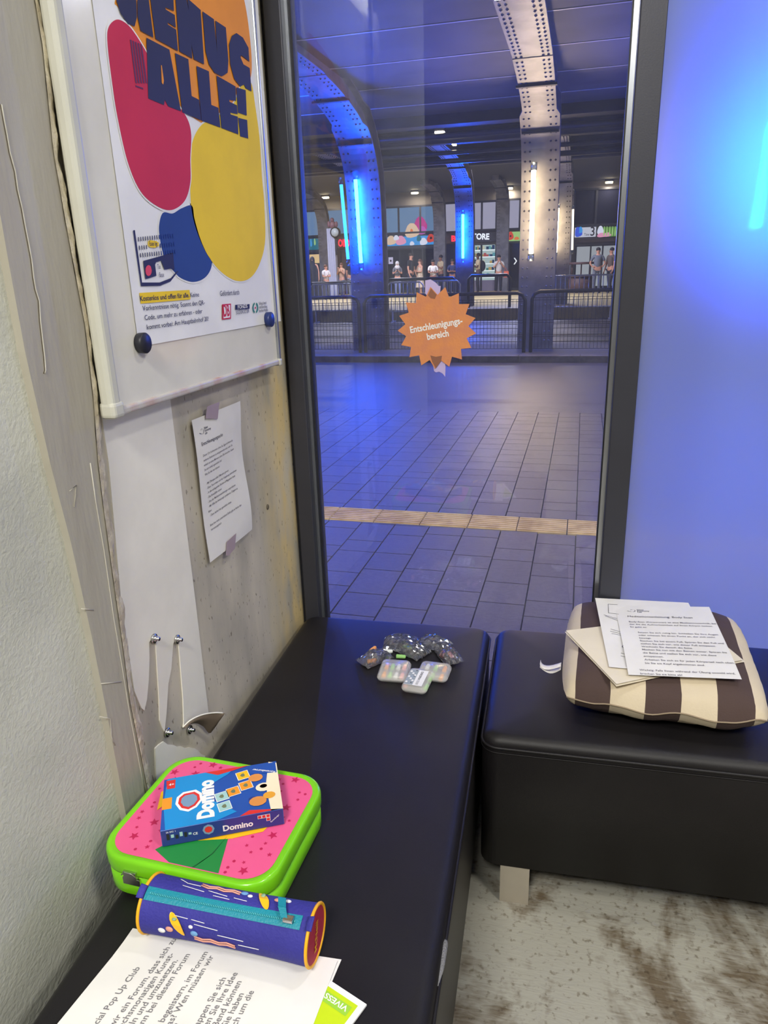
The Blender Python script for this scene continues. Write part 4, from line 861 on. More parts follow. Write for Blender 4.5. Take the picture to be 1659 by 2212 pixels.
struct(MB().box((-30, 8.0, -.1), (24, 12.45, -.006), ROADM), 'road')
KERB = mat('kerb_stone', (120, 112, 104), .7, 0, .4, 50, col2=(96, 90, 84), cscale=6)
b = MB()
for i in range(-24, 20): b.box((i*1.0+.004, 12.42, -.05), (i*1.0+.996, 12.72, .10), KERB)
b.box((-30, 12.72, -.05), (24, 14.6, .095), mat('island_slabs', (124, 116, 112), .7, 0, .3, 40)); struct(b, 'traffic_island')
b = MB().box((-30, 14.6, -.1), (24, 23.2, 0.0), mat('track_bed_concrete', (128, 122, 122), .6, 0, .2, 30, col2=(104, 98, 100), cscale=2))
for y in (16.0, 17.45, 19.6, 21.05): b.box((-30, y, 0), (24, y+.07, .012), mat('rail_steel', (60, 58, 62), .3, .8))
struct(b, 'track_bed')
PLAT = mat('warm_platform_slabs', (176, 158, 112), .6, 0, .2, 30, col2=(150, 136, 104), cscale=2)
struct(MB().box((-30, 23.2, 0), (24, 42.2, .33), PLAT), 'platform')
# slab ceilings of the underpass
CEIL = mat('underpass_ceiling', (104, 106, 118), .75, 0, .25, 12, col2=(86, 88, 102), cscale=.8)
SEAMM = mat('ceiling_seam', (215, 218, 230), .5)
b = MB().box((-22, YW+.12, 4.3), (12, 15.1, 4.5), CEIL)
y = 4.2
while y < 15: b.box((-22, y, 4.292), (12, y+.03, 4.3), SEAMM); y += 1.42
struct(b, 'ceiling_slab_near')
STEELD = mat('dark_bridge_steel', (52, 54, 68), .5, .3, .2, 10, col2=(38, 40, 52), cscale=2)
for k, (y, z0, z1) in enumerate([(15.3, 4.15, 5.0), (16.9, 4.4, 5.1), (18.6, 4.35, 5.2), (20.4, 4.6, 5.3), (22.4, 4.4, 5.3), (24.2, 4.7, 5.5)]):
    b = MB().box((-24, y, z0), (14, y+.35, z0+.05), STEELD).box((-24, y+.15, z0+.05), (14, y+.2, z1), STEELD).box((-24, y, z1-.05), (14, y+.35, z1), STEELD)
    struct(b, 'bridge_girder')
struct(MB().box((-24, 15.1, 5.15), (14, 27.2, 5.4), CEIL), 'ceiling_slab_middle')
struct(MB().box((-24, 27.2, 5.62), (14, 42.4, 5.8), mat('far_ceiling', (70, 72, 84), .8, 0, .2, 6)), 'ceiling_slab_far')
struct(MB().box((-24, 27.2, 4.95), (14, 27.5, 5.8), STEELD), 'bridge_girder')
b = MB()
for (y, z, r) in ((16.2, 4.1, .06), (17.6, 4.25, .09), (19.2, 4.2, .05), (21.4, 4.3, .07), (25.8, 4.75, .06)): b.tube([(-20, y, z), (12, y, z)], r, mat('duct_metal', (90, 94, 112), .35, .6), 10)
struct(b, 'ceiling_pipes')
# columns
COLM = mat('riveted_column_paint', (134, 134, 142), .5, .2, .25, 25, col2=(112, 112, 122), cscale=3)
RIV = mat('rivet_dark', (46, 48, 60), .5, .3)
BLUE_T = emit('blue_tube_light', (.003, .085, 1.0), 190); BLUE_S = emit('blue_tube_soft', (.01, .16, .9), 9); WARM_T = emit('warm_tube_light', (1.0, .72, .36), 45); WARM_S = emit('warm_tube_soft', (1.0, .82, .62), 2.6)
CAPM = clear_glass('tube_cap_plastic', (.7, .8, .9), .2, .2)
def rib_path(y0, z0, zt, dy=0):
    k = zt-4.13
    P = [(0, z0), (0, 2.3+k), (-.03, 2.7+k), (-.12, 3.1+k), (-.38, 3.5+k), (-.85, 3.8+k), (-1.65, 3.99+k), (-2.5, 4.09+k), (-3.6, 4.13+k)]
    return [(y0+a, z) for a, z in P]
def column(label, cx, y0, zt, yend, wd=.62, z0=.095, rivets=4, group='riveted steel columns'):
    t = thing('riveted_column', label, 'column', (cx, y0+.3, z0), group)
    P = rib_path(y0, z0, zt)+[(yend, zt)] if yend < y0-3.7 else rib_path(y0, z0, zt)
    S = [P[0]]+[tuple(v) for v in spline([p for p in P[1:]], 5, False)]+[P[-1]]
    S = [(float(a), float(c_)) for a, c_ in S]
    def off(i, d):
        a = Vector(S[max(0, i-1)]); c_ = Vector(S[min(len(S)-1, i+1)]); tt = (c_-a).normalized(); n = Vector((tt.y, -tt.x)); return Vector(S[i])+n*d
    def plate(d0, d1, hw, m, nm, lab=None, mb=None):
        q = mb or MB(); vs = []; fs = []
        for i in range(len(S)):
            a, c_ = off(i, d0), off(i, d1); w_ = hw*(.84 if S[i][1] > zt-.35 else 1)
            vs += [(cx-w_, a.x, a.y), (cx+w_, a.x, a.y), (cx+w_, c_.x, c_.y), (cx-w_, c_.x, c_.y)]
        for i in range(len(S)-1):
            for k in range(4): fs.append((i*4+k, i*4+(k+1) % 4, (i+1)*4+(k+1) % 4, (i+1)*4+k))
        fs += [(3, 2, 1, 0), tuple(len(vs)-4+k for k in range(4))]
        q.add(vs, fs, m); return q
    q = plate(0, .03, wd/2, COLM, '')
    # rivets: a pattern of small domes along the front plate
    dist = 0; nxt = .0
    for i in range(1, len(S)):
        a, c_ = Vector(S[i-1]), Vector(S[i]); l = (c_-a).length; k = nxt-dist
        while k < l:
            p = a.lerp(c_, k/l); tt = (c_-a).normalized(); n = Vector((-tt.y, tt.x))
            if p.y > 1.6 or True:
                for u in (-.40, -.27, .27, .40)[:rivets]:
                    hwx = wd*(.84 if p.y > zt-.35 else 1); c3 = Vector((cx+u*hwx, p.x+n.x*.004, p.y+n.y*.004)); dirn = Vector((0, n.x, n.y)); tg = Vector((0, tt.x, tt.y)); r = .021
                    q.add([c3+Vector((r, 0, 0)), c3+tg*r, c3-Vector((r, 0, 0)), c3-tg*r, c3+dirn*.016], [(0, 1, 4), (1, 2, 4), (2, 3, 4), (3, 0, 4)], RIV if p.y > 2.4 else COLM)
            k += .155
        nxt = dist+k; dist += l
    q.build('front_plate', t)
    plate(.03, .33, wd*.30, COLM, '').build('web', t); plate(.33, .36, wd/2, COLM, '').build('rear_plate', t)
    # cover bands across the rib
    for k in (0, 1):
        i = [j for j in range(len(S)) if S[j][1] > zt-.6-.02*k][0]+k*9
        if i < len(S)-1: a = off(i, -.012); MB().box((cx-wd*.47, a.x-.04, a.y-.02), (cx+wd*.47, a.x+.04, a.y+.01), STEELD).build('splice_plate', t)
    return t
def tube_light(label, p0, p1, r, m, group, power=0, col=(.0, .09, 1)):
    """p0 top, p1 bottom"""
    p0, p1 = Vector(p0), Vector(p1); t = thing('tube_light', label, 'tube light', tuple(p1), group); d = (p0-p1).normalized()
    MB().cyl(p1, p0, r, m, 12).build('glowing_tube', t)
    for a, s in ((p0, 1), (p1, -1)): MB().cyl(a, a+d*s*.12, r*1.5, CAPM, 12).build('end_cap', t)
    if power:
        c_ = (p0+p1)/2; area('tube_glow', (c_.x, c_.y-r-.015, c_.z), r*1.6, power, col, (c_.x, c_.y-5, c_.z), sy=(p0-p1).length*.95)
    for f in (.08, .92):
        q = p1.lerp(p0, f); MB().box((q.x-.015, q.y, q.z-.02), (q.x+.015, q.y+.09, q.z+.02), STEELD).build('bracket', t)
    return t
XA, XBc = -.812, -3.86
column('big riveted steel column nearest the right, with the bright warm tube', XA, 13.6, 4.13, 2.3)
column('big riveted steel column at the left washed in blue light', XBc, 13.4, 4.13, 2.3)
column('riveted steel column hidden behind the frosted pane', 2.4, 13.6, 4.13, 2.3)
column('riveted steel column far left outside the window view', -6.9, 13.4, 4.13, 2.3)
pC = ony(1003, 560, 24.9); pD = ony(1210, 520, 25.2)
column('blue lit steel column in the middle distance left of the shop lettering', pC.x, 24.9, 4.5, 20.0, .58, .33, 4)
column('grey steel column in the second row with a slim warm tube', pD.x, 25.2, 4.5, 20.0, .62, .33, 4)
column('second row steel column hidden behind the blue lit one', -6.9, 24.9, 4.5, 20, .58, .33, 4)
column('second row steel column hidden behind the frosted pane', 2.3, 25.2, 4.5, 20, .58, .33, 4)
for (px, lab) in ((699, 'far concrete coloured pillar left of the clock post'), (949, 'far pillar with a curved head between the shop fronts'), (1085, 'far pillar right of the white shop lettering'), (1222, 'far pillar just behind the warm lit second row column')):
    q = ony(px, 520, 40.5); column(lab, q.x, 40.5, 5.4, 37.2, .62, .33, 2, 'far pillars')
g = 'blue tube lights'
tube_light('brightest blue tube on the left riveted column', ony(768, 388, 13.25), ony(780, 568, 13.25), .032, BLUE_T, g, 95)
tube_light('slim blue tube at the left side of the left riveted column', ony(737, 399, 13.9), ony(752, 560, 13.9), .03, BLUE_S, g)
tube_light('blue tube on the middle distance column', ony(1000, 463, 24.7), ony(1000, 558, 24.7), .04, BLUE_T, g, 130)
tube_light('blue tube behind the frosted pane', (2.52, 13.2, 3.35), (2.38, 13.2, 1.95), .04, BLUE_T, g, 180)
for xx, yy in ((-5.6, 8.6), (-5.9, 11.6)):  # added tubes out of view, aimed up to deepen the blue on the ceiling
    t = tube_light('added unseen horizontal blue tube tinting the near ceiling, %s one' % ('near' if yy < 10 else 'far'), (xx-.8, yy, 3.5), (xx+.8, yy, 3.5), .03, BLUE_S, g); area('tube_glow', (xx, yy, 3.56), .07, 210 if yy < 10 else 480, (0, .09, 1), (xx, yy, 5), sy=1.5); MB().box((xx-.02, yy-.02, 3.53), (xx+.02, yy+.02, 4.3), STEELD).build('hanger', t)
tube_light('blue tube beyond the left edge of the window', (-6.9, 13.1, 3.2), (-6.9, 13.1, 1.6), .04, BLUE_T, g, 220)
g = 'warm tube lights'
tube_light('brightest warm tube on the right riveted column', ony(1153, 368, 13.3), ony(1147, 548, 13.3), .036, WARM_T, g, 60, (1, .72, .42))
tube_light('slim pale tube on the right flank of the right riveted column', ony(1179, 370, 13.9), ony(1173, 540, 13.9), .022, WARM_S, g)
tube_light('warm tube on the second row column right of the big one', ony(1205, 450, 24.8), ony(1200, 545, 24.8), .045, WARM_T, g)
tube_light('slim pale tube at the right flank of the second row column', ony(1238, 452, 25.6), ony(1236, 540, 25.6), .032, WARM_S, g)
# pipes climbing behind the left column
b = MB()
for px in (797, 806, 819): a, c_ = ony(px-1, 300, 14.4), ony(px+5, 625, 14.4); c_.z = .095; b.tube([a, c_], .018, mat('conduit', (100, 108, 130), .4, .5), 8)
b.build('conduit_bundle', None, 'thin vertical conduits right of the blue column', 'pipes')
# ------------------------------------------------------------------ rails along the island
RAILD = mat('dark_rail_paint', (44, 46, 56), .4, .3)
def guard(label, pxa, pxb, pya, pyb, y=13.05, r=.032):
    a, c_ = ony(pxa, pya, y), ony(pxb, pyb, y); zt = (a.z+c_.z)/2
    t = thing('guard_rail', label, 'railing', (a.x, y, .1), 'dark guard rails with wire mesh on the traffic island')
    MB().tube([(a.x, y, .1), (a.x, y, zt-.12), (a.x+.04, y, zt-.04), (a.x+.13, y, zt), (c_.x-.13, y, zt), (c_.x-.04, y, zt-.04), (c_.x, y, zt-.12), (c_.x, y, .1)], r, RAILD, 10).build('tubular_frame', t)
    mb = MB(); n = int((c_.x-a.x-.12)/.062)
    for k in range(n+1): x = a.x+.06+k*.062; mb.box((x-.003, y-.003, .16), (x+.003, y+.003, zt-.10), RAILD)
    for z in (.16, .36, .40, .60, .64, zt-.14, zt-.10): mb.box((a.x+.03, y-.004, z-.004), (c_.x-.03, y+.004, z+.004), RAILD)
    mb.build('wire_mesh', t); return t
guard('dark guard rail with mesh at the left edge of the view', 470, 774, 648, 641)
guard('dark guard rail with mesh between the two riveted columns', 786, 1135, 641, 632)
guard('dark guard rail with mesh right of the big riveted column', 1150, 1480, 630, 622)
def handrail(label, pxa, pxb, py_, y=24.0):
    a, c_ = ony(pxa, py_[0], y), ony(pxb, py_[1], y); zt = (a.z+c_.z)/2
    t = thing('platform_handrail', label, 'railing', (a.x, y, .33), 'dark handrails on the platform')
    MB().tube([(a.x, y, .33), (a.x, y, zt-.1), (a.x+.1, y, zt), (c_.x-.1, y, zt), (c_.x, y, zt-.1), (c_.x, y, .33)], .05, RAILD, 8).build('rail', t)
handrail('dark platform handrail behind the left crowd barrier', 668, 824, (612, 610)); handrail('dark platform handrail behind the middle crowd barrier', 836, 985, (605, 600)); handrail('dark platform handrail with rounded end below the shop lettering', 1012, 1102, (596, 594))
GALV = mat('galvanised_tube', (226, 230, 240), .4, .3)
def barrier(label, pxa, pxb, pt, pb, y=22.6):
    a, c_ = ony(pxa, pt, y), ony(pxb, pt, y); z1 = a.z; z0 = ony(pxa, pb, y).z
    t = thing('crowd_barrier', label, 'barrier', (a.x, y, 0), 'galvanised crowd barriers')
    MB().tube([(a.x, y, z0), (a.x, y, z1-.1), (a.x+.1, y, z1), (c_.x-.1, y, z1), (c_.x, y, z1-.1), (c_.x, y, z0), (a.x, y, z0)], .022, GALV, 8).build('outer_frame', t)
    for x in (a.x+.15, c_.x-.15): MB().box((x-.03, y-.3, 0), (x+.03, y+.3, .03), GALV).box((x-.02, y-.02, 0), (x+.02, y+.02, z0), GALV).build('foot', t)
    n = max(3, int((c_.x-a.x)/.125)); bm0 = None
    for k in range(1, n):
        x = a.x+(c_.x-a.x)*k/n; MB().cyl((x, y, z0), (x, y, z1), .013, GALV, 6).build('bar', t)
    return t
barrier('crowd barrier at the left edge beside the blue column', 669, 775, 615, 672); barrier('middle crowd barrier left of the star sign', 836, 914, 611, 673); barrier('short crowd barrier just right of the star sign top', 920, 994, 608, 668)
barrier('wide crowd barrier right of the big riveted column', 1172, 1335, 597, 664)
# ------------------------------------------------------------------ shop fronts
YF = 42.0
FR = mat('shop_frame', (50, 52, 60), .4, .4); PANE_T = emit('teal_lit_pane', (.13, .22, .36), .9); PANE_L = emit('lavender_lit_pane', (.36, .34, .44), .9)
SKINF = mat('facade_concrete', (96, 92, 92), .8)
struct(MB().box((-24, YF+.11, 0), (14, YF+.5, 5.9), SKINF), 'wall_shop_front')
def fp(px, py, y=YF): return ony(px, py, y)
def frect(mb, x0, y0, x1, y1, m, y=YF, d=.08):
    a, c_ = fp(x0, y1, y), fp(x1, y0, y); mb.box((a.x, y, a.z), (c_.x, y+d, c_.z), m); return a, c_
def shop_window(label, x0, y0, x1, y1, cols, m, cat='window'):
    a, c_ = fp(x0, y1), fp(x1, y0); t = thing('shop_window', label, cat, (a.x, YF, a.z), 'upper shop windows')
    mb = MB(); xs = [a.x+(c_.x-a.x)*k for k in cols]
    for x in xs: mb.box((x-.05, YF-.05, a.z), (x+.05, YF+.12, c_.z), FR)
    for z in (a.z, c_.z): mb.box((a.x-.05, YF-.05, z-.05), (c_.x+.05, YF+.12, z+.05), FR)
    mb.build('frame', t)
    for i in range(len(xs)-1): MB().box((xs[i]+.05, YF+.02, a.z+.05), (xs[i+1]-.05, YF+.06, c_.z-.05), m).build('pane', t)
    return t
shop_window('tall teal window at the far left', 640, 455, 691, 512, (0, 1), PANE_T)
shop_window('blue lit window right of the clock post', 706, 450, 770, 508, (0, .8, 1), PANE_T)
shop_window('wide teal window above the flower banner in three panes', 833, 443, 941, 505, (0, .27, .7, 1), PANE_T)
shop_window('narrow lavender window beside the middle column', 961, 438, 989, 502, (0, 1), PANE_L)
shop_window('lavender window in two panes above the shop lettering', 1018, 434, 1073, 498, (0, .42, 1), PANE_L)
shop_window('lavender window left of the big riveted column', 1098, 430, 1124, 495, (0, 1), PANE_L)
shop_window('sliver of lavender window between the two right columns', 1176, 426, 1194, 492, (0, 1), PANE_L)
shop_window('dark window above the gate number sign', 1238, 405, 1340, 488, (0, .5, 1), mat('dark_window_glass', (28, 30, 44), .08))
# printed banner bands
cols = dict(teal=(36, 128, 150), mag=(190, 40, 130), crm=(222, 190, 160), pk=(226, 150, 180), blu=(60, 150, 220), wht=(220, 220, 235), red=(206, 70, 50), blk=(40, 30, 30), grn=(110, 160, 70), tul=(60, 90, 210), org=(226, 120, 60), lil=(190, 90, 180), lgr=(160, 200, 120))
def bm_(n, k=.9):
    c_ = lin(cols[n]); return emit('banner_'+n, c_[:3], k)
def blobs(mb, items, y):
    for i, (px, py, rx, ry, n) in enumerate(items):
        q = fp(px, py, y-.004-.003*i); s = YF/F; k = 14
        mb.poly([(q.x+rx*s*math.cos(a*2*math.pi/k)*(1+.12*math.sin(a*5)), q.y, q.z+ry*s*math.sin(a*2*math.pi/k)*(1+.12*math.sin(a*5))) for a in range(k)], bm_(n))
def banner(label, x0, y0, x1, y1, base, items, extra=None):
    mb = MB(); frect(mb, x0, y0, x1, y1, bm_(base, .6), YF-.02, .06); blobs(mb, items, YF-.03)
    if extra: extra(mb)
    return mb.build('floral_banner', None, label, 'banner', 'printed flower banners over the shop doors')
banner('teal plant banner at the far left', 642, 515, 691, 541, 'teal', [(660, 536, 8, 8, 'lil'), (672, 525, 2, 8, 'blu'), (680, 523, 2, 7, 'lgr')])
banner('long flower banner under the wide teal window', 833, 508, 941, 532, 'blu', [(845, 520, 11, 9, 'crm'), (866, 520, 11, 9, 'pk'), (856, 514, 6, 5, 'wht'), (890, 526, 5, 4, 'wht'), (915, 522, 8, 7, 'wht'), (905, 515, 5, 6, 'teal'), (931, 515, 9, 8, 'red'), (931, 514, 2.5, 2.5, 'blk')])
mb = MB(); blobs(mb, [(908, 486, 14, 15, 'mag'), (912, 498, 9, 8, 'lil'), (890, 499, 15, 14, 'crm'), (889, 498, 3, 3, 'org')], YF-.02); mb.build('flower_decal', None, 'magenta and cream flower decal stuck on the wide teal window', 'decal')
banner('green banner with one red flower left of the big column', 1098, 500, 1124, 521, 'lgr', [(1103, 510, 6, 8, 'red'), (1103, 510, 1.8, 1.8, 'blk'), (1116, 515, 5, 3, 'org')])
banner('green grass banner at the right edge', 1291, 489, 1345, 512, 'grn', [(1297, 498, 6, 8, 'wht'), (1300, 508, 9, 4, 'pk'), (1312, 507, 7, 4, 'pk')] + [(1305+k*6, 500, 1.2, 9, 'lgr') for k in range(6)])
# gate number sign
gs = thing('gate_sign', 'white gate sign with a blue tulip and the number 3', 'sign', tuple(fp(1241, 513)))
mb = MB(); frect(mb, 1241, 490, 1288, 513, emit('lit_sign_white', (.62, .62, .70), .8), YF-.04, .06); mb.build('sign_panel', gs)
mb = MB(); blobs(mb, [(1250, 502, 7, 9, 'tul'), (1254, 497, 4, 6, 'blu'), (1247, 498, 4, 6, 'tul')], YF-.05); mb.build('tulip_print', gs)
def ftext(parent, body, x0, x1, py, size, m, nm, y=YF-.07, lab=None, bold=.01):
    a, c_ = fp(x0, py, y), fp(x1, py, y); Q = Quad((a.x, y, a.z+1), (c_.x, y, c_.z+1), (c_.x, y, c_.z), (a.x, y, a.z), n=(0, -1, 0)); mb = MB(); put_text(mb, Q, body, 0, 1, size, m, .02, bold, width=c_.x-a.x)
    return mb.build(nm, parent, lab)
ftext(gs, '3', 1275, 1284, 509, .62, INK, 'number', lab='black number 3'); ftext(gs, 'Türen', 1262, 1273, 509, .17, INK, 'small_text')
# STORE lettering
st = thing('shop_sign', 'dark shop sign band with white serif style lettering STORE', 'sign', tuple(fp(1018, 524)))
mb = MB(); frect(mb, 1012, 502, 1074, 524, mat('dark_sign_band', (62, 62, 76), .4), YF-.03, .06); mb.build('sign_band', st)
ftext(st, 'S', 1009, 1017, 517, .42, emit('white_sign_letters', (.9, .92, 1), 1.1), 'lettering', bold=.035); ftext(st, 'TORE', 1020, 1057, 517, .42, emit('white_sign_letters', (.9, .92, 1), 1.1), 'lettering', bold=.035)
ms = thing('red_shop_sign', 'glowing red shop sign partly hidden by the blue column', 'sign', tuple(fp(730, 533)))
q = fp(743, 526); MB().box((q.x-.3, YF-.06, q.z-.03), (q.x+.3, YF+.11, q.z+.03), FR).build('bracket', ms)
ftext(ms, 'OIIO', 731, 756, 532, .52, emit('red_neon', (1, .03, .06), 1.5), 'lettering', bold=.05)
ms = thing('red_shop_sign', 'small glowing red sign left of the middle blue column', 'sign', tuple(fp(974, 520)))
q = fp(980, 515); MB().box((q.x-.08, YF-.06, q.z-.03), (q.x+.08, YF+.11, q.z+.03), FR).build('bracket', ms)
ftext(ms, 'B', 975, 985, 521, .4, emit('red_neon', (1, .03, .06), 1.5), 'lettering', bold=.05)
# lower shop fronts
GLD = mat('dark_shop_glass', (32, 34, 46), .1, 0, 0, spec=.6)
def front(label, x0, y0, x1, y1, m, cols):
    a, c_ = fp(x0, y1), fp(x1, y0); t = thing('shop_door', label, 'shop front', (a.x, YF, .33), 'ground floor shop fronts'); a.z = .34
    mb = MB()
    for k in cols: x = a.x+(c_.x-a.x)*k; mb.box((x-.04, YF-.04, a.z), (x+.04, YF+.1, c_.z), FR)
    mb.box((a.x, YF-.04, c_.z-.06), (c_.x, YF+.1, c_.z), FR).box((a.x, YF-.04, a.z), (c_.x, YF+.1, a.z+.12), FR); mb.build('frame', t)
    MB().box((a.x, YF+.04, a.z+.1), (c_.x, YF+.08, c_.z-.03), m).build('glass', t); return t
front('dark doorway at the far left behind the cloaked person', 640, 543, 691, 628, GLD, (0, 1))
front('dark shop doorway behind the clock post', 706, 535, 770, 628, mat('brown_dark_front', (74, 66, 74), .4), (0, .5, 1))
front('dark glass doors under the long flower banner', 833, 534, 941, 628, GLD, (0, .3, .55, .75, 1))
front('dark blue doorway beside the middle column', 959, 525, 990, 628, mat('blue_dark_front', (30, 40, 80), .3), (0, 1))
front('glass door with a white arrow sign left of the big column', 1098, 523, 1124, 628, GLD, (0, 1))
LITW = emit('lit_shop_wall', (.55, .57, .60), .55)
front('brightly lit showroom front at the right', 1240, 527, 1345, 628, LITW, (0, .32, .58, 1))
mb = MB(); a, c_ = fp(1240, 525), fp(1345, 513); mb.box((a.x, YF-.03, a.z), (c_.x, YF+.05, c_.z), mat('brown_lintel', (74, 64, 66), .6)); mb.build('door_lintel', None, kind='structure')
ftext(None, 'x', 1, 2, 600, .01, WHITE, 'tmp').name = 'tmp'
bpy.data.objects.remove(bpy.data.objects['tmp'])
q = fp(1113, 564, YF+.036); MB().poly([(q.x-.09+dx, q.y, q.z+dz) for dx, dz in ((0, -.17), (.12, 0), (0, .17), (.07, .17), (.19, 0), (.07, -.17))], emit('white_arrow', (.9, .9, .9), 1)).build('arrow_sign', None, 'white arrow on the glass door left of the big column', 'sign')
q = fp(844, 563, YF+.02); MB().box((q.x-.13, q.y, q.z-.18), (q.x+.13, q.y+.02, q.z+.18), emit('poster_lit', (.6, .55, .75), .8)).box((q.x-.05, q.y-.005, q.z-.06), (q.x+.05, q.y, q.z+.04), INK).build('door_notice', None, 'small white notice on the dark glass at the left', 'notice')
q = fp(680, 559, YF-.1); MB().box((q.x-.32, q.y, q.z-.24), (q.x+.32, q.y+.03, q.z+.24), emit('amber_board', (.7, .48, .22), 1)).build('menu_board', None, 'amber lit board left of the leftmost pillar', 'board')
# shelves of the store
sh = thing('shelf_unit', 'brightly lit shop shelves full of goods under the shop lettering', 'shelves', (fp(1020, 620).x, YF, .34))
a, c_ = fp(1018, 606, YF-.02), fp(1073, 528, YF-.02)
MB().box((a.x, YF+.10, a.z), (c_.x, YF+.14, c_.z), emit('lit_shop_back', (.42, .52, .50), .9)).build('back_panel', sh)
MB().box((a.x, YF-.25, .34), (c_.x, YF+.1, a.z), mat('lavender_plinth', (140, 134, 160), .6)).build('plinth', sh)
for k in range(5):
    z = a.z+.12+(c_.z-a.z-.2)*k/4.6; MB().box((a.x, YF-.25, z), (c_.x, YF+.1, z+.045), emit('lit_shelf_edge', (.8, .85, .85), 1.1)).build('shelf', sh)
for x in (a.x, a.x+(c_.x-a.x)*.42, c_.x): MB().box((x-.05, YF-.28, .34), (x+.05, YF-.2, c_.z), FR).build('upright', sh)
rg = random.Random(11); GC = [emit('goods_%d' % i, lin(c)[:3], .9) for i, c in enumerate([(60, 120, 110), (170, 80, 80), (200, 196, 170), (40, 60, 90), (90, 150, 160), (180, 150, 90)])]
for k in range(5):
    z = a.z+.165+(c_.z-a.z-.2)*k/4.6; x = a.x+.1; cnt = -1
    while x < c_.x-.15 and cnt < 13:
        wd = rg.uniform(.06, .15); h = rg.uniform(.1, .24)
        if rg.random() < .8: gi = rg.randrange(6); cnt += 1; MB().box((x, YF-.2, z), (x+wd-.015, YF-.05, z+h), GC[gi]).build('goods_packet', None, 'small %s packet on the %s lit shop shelf, %s from its left end' % (('teal', 'red', 'cream', 'navy', 'aqua', 'ochre')[gi], ('bottom', 'second lowest', 'middle', 'second highest', 'top')[k], ('first', 'second', 'third', 'fourth', 'fifth', 'sixth', 'seventh', 'eighth', 'ninth', 'tenth', 'eleventh', 'twelfth', 'thirteenth', 'fourteenth')[cnt]), 'packet', 'goods on the shop shelves')
        x += wd
# clock post with figure on top
cp = thing('clock_post', 'white fluted advertising post with a clock beside it at the left', 'post', (fp(718, 620, 38).x, 38, .33))
a, c_ = fp(711, 605, 38), fp(722, 493, 38); mb = MB()
for k in range(4): x = a.x+(c_.x-a.x)*(k+.5)/4; mb.box((x-.055, 38, .33), (x+.045, 38.3, c_.z), mat('white_post', (176, 180, 205), .5))
mb.build('fluted_shaft', cp)
q = fp(724, 502, 37.9); MB().cyl((q.x, 37.85, q.z), (q.x, 38.05, q.z), .26, FR, 20).build('clock_case', cp); MB().cyl((q.x, 37.84, q.z), (q.x, 37.85, q.z), .20, mat('clock_face', (190, 200, 200), .4), 20).build('clock_face', cp)
MB().box((q.x-.05, 37.95, q.z-1.1), (q.x+.05, 38.05, q.z-.2), FR).build('clock_bracket', cp)
q = fp(717, 484, 38); mb = MB().sphere((q.x, 38.1, q.z-.05), (.17, .15, .22), mat('bronze_figure', (130, 90, 100), .5)).sphere((q.x, 38.05, q.z+.2), .11, mat('bronze_figure', (130, 90, 100), .5)).sphere((q.x-.2, 38.1, q.z), (.09, .08, .16), mat('bronze_figure', (130, 90, 100), .5)).sphere((q.x+.2, 38.1, q.z-.02), (.09, .08, .15), mat('bronze_figure', (130, 90, 100), .5)); mb.build('top_ornament', cp, 'reddish ornament on top')
# kiosk counter at the right
q = fp(1255, 592, 36); kk = thing('round_kiosk', 'round brown kiosk counter in front of the lit showroom', 'kiosk', (q.x, 36, .33)); KB = mat('kiosk_brown', (86, 60, 58), .6)
MB().cyl((q.x, 36, .33), (q.x, 36, q.z-.1), .55, KB, 24).build('counter', kk); MB().cyl((q.x, 36, q.z-.12), (q.x, 36, q.z-.05), .62, KB, 24).build('counter_top', kk)
for s in (-.4, 0, .4): MB().cyl((q.x+s, 35.8, q.z-.05), (q.x+s, 35.8, q.z+.45), .03, KB, 8).build('post', kk)
MB().cyl((q.x, 36, q.z+.42), (q.x, 36, q.z+.52), .6, KB, 24).build('roof', kk)
# ceiling spotlights
LENS = emit('spotlight_lens', (1, .80, .45), 30)
def spot(label, px, py, zc, r, power):
    d_ = ray(px, py); t_ = (zc-.12-1.5)/d_.z; q = CAM+d_*t_
    t = thing('ceiling_spotlight', label, 'lamp', (q.x, q.y, q.z), 'ceiling floodlights of the hall')
    MB().box((q.x-r*1.25, q.y-.08, q.z+.01), (q.x+r*1.25, q.y+.14, zc), BLACK).build('housing', t)
    MB().box((q.x-r, q.y-.10, q.z-.06), (q.x+r, q.y+.10, q.z+.01), LENS).build('lens', t)
    if power: area('spot_light', (q.x, q.y, q.z-.09), .2, power, (1, .82, .6))
spot('large double floodlight under the near ceiling slab edge', 950, 286, 4.3, .085, 30)
spot('small lamp just right below the large double floodlight', 981, 308, 4.6, .04, 0)
for px, py, lab, pw_ in ((703, 426, 'left pair of far ceiling lamps, upper', 60), (693, 436, 'left pair of far ceiling lamps, lower', 0), (716, 440, 'faint small far lamp right of the left pair', 0), (835, 428, 'far ceiling lamp beside the conduits', 0), (896, 416, 'bright far ceiling lamp above the wide teal window', 60), (853, 433, 'small far lamp left above the wide teal window', 0), (983, 420, 'far ceiling lamp left of the middle blue column', 0), (1100, 406, 'far ceiling lamp left of the big riveted column', 60), (1316, 393, 'bright far ceiling lamp at the right edge', 60), (1304, 399, 'smaller far ceiling lamp beside the right edge lamp', 0), (1259, 432, 'yellowish far lamp above the gate sign', 0)):
    spot(lab, px, py, 5.62 if py > 400 else 5.6, .17 if pw_ else .11, pw_)
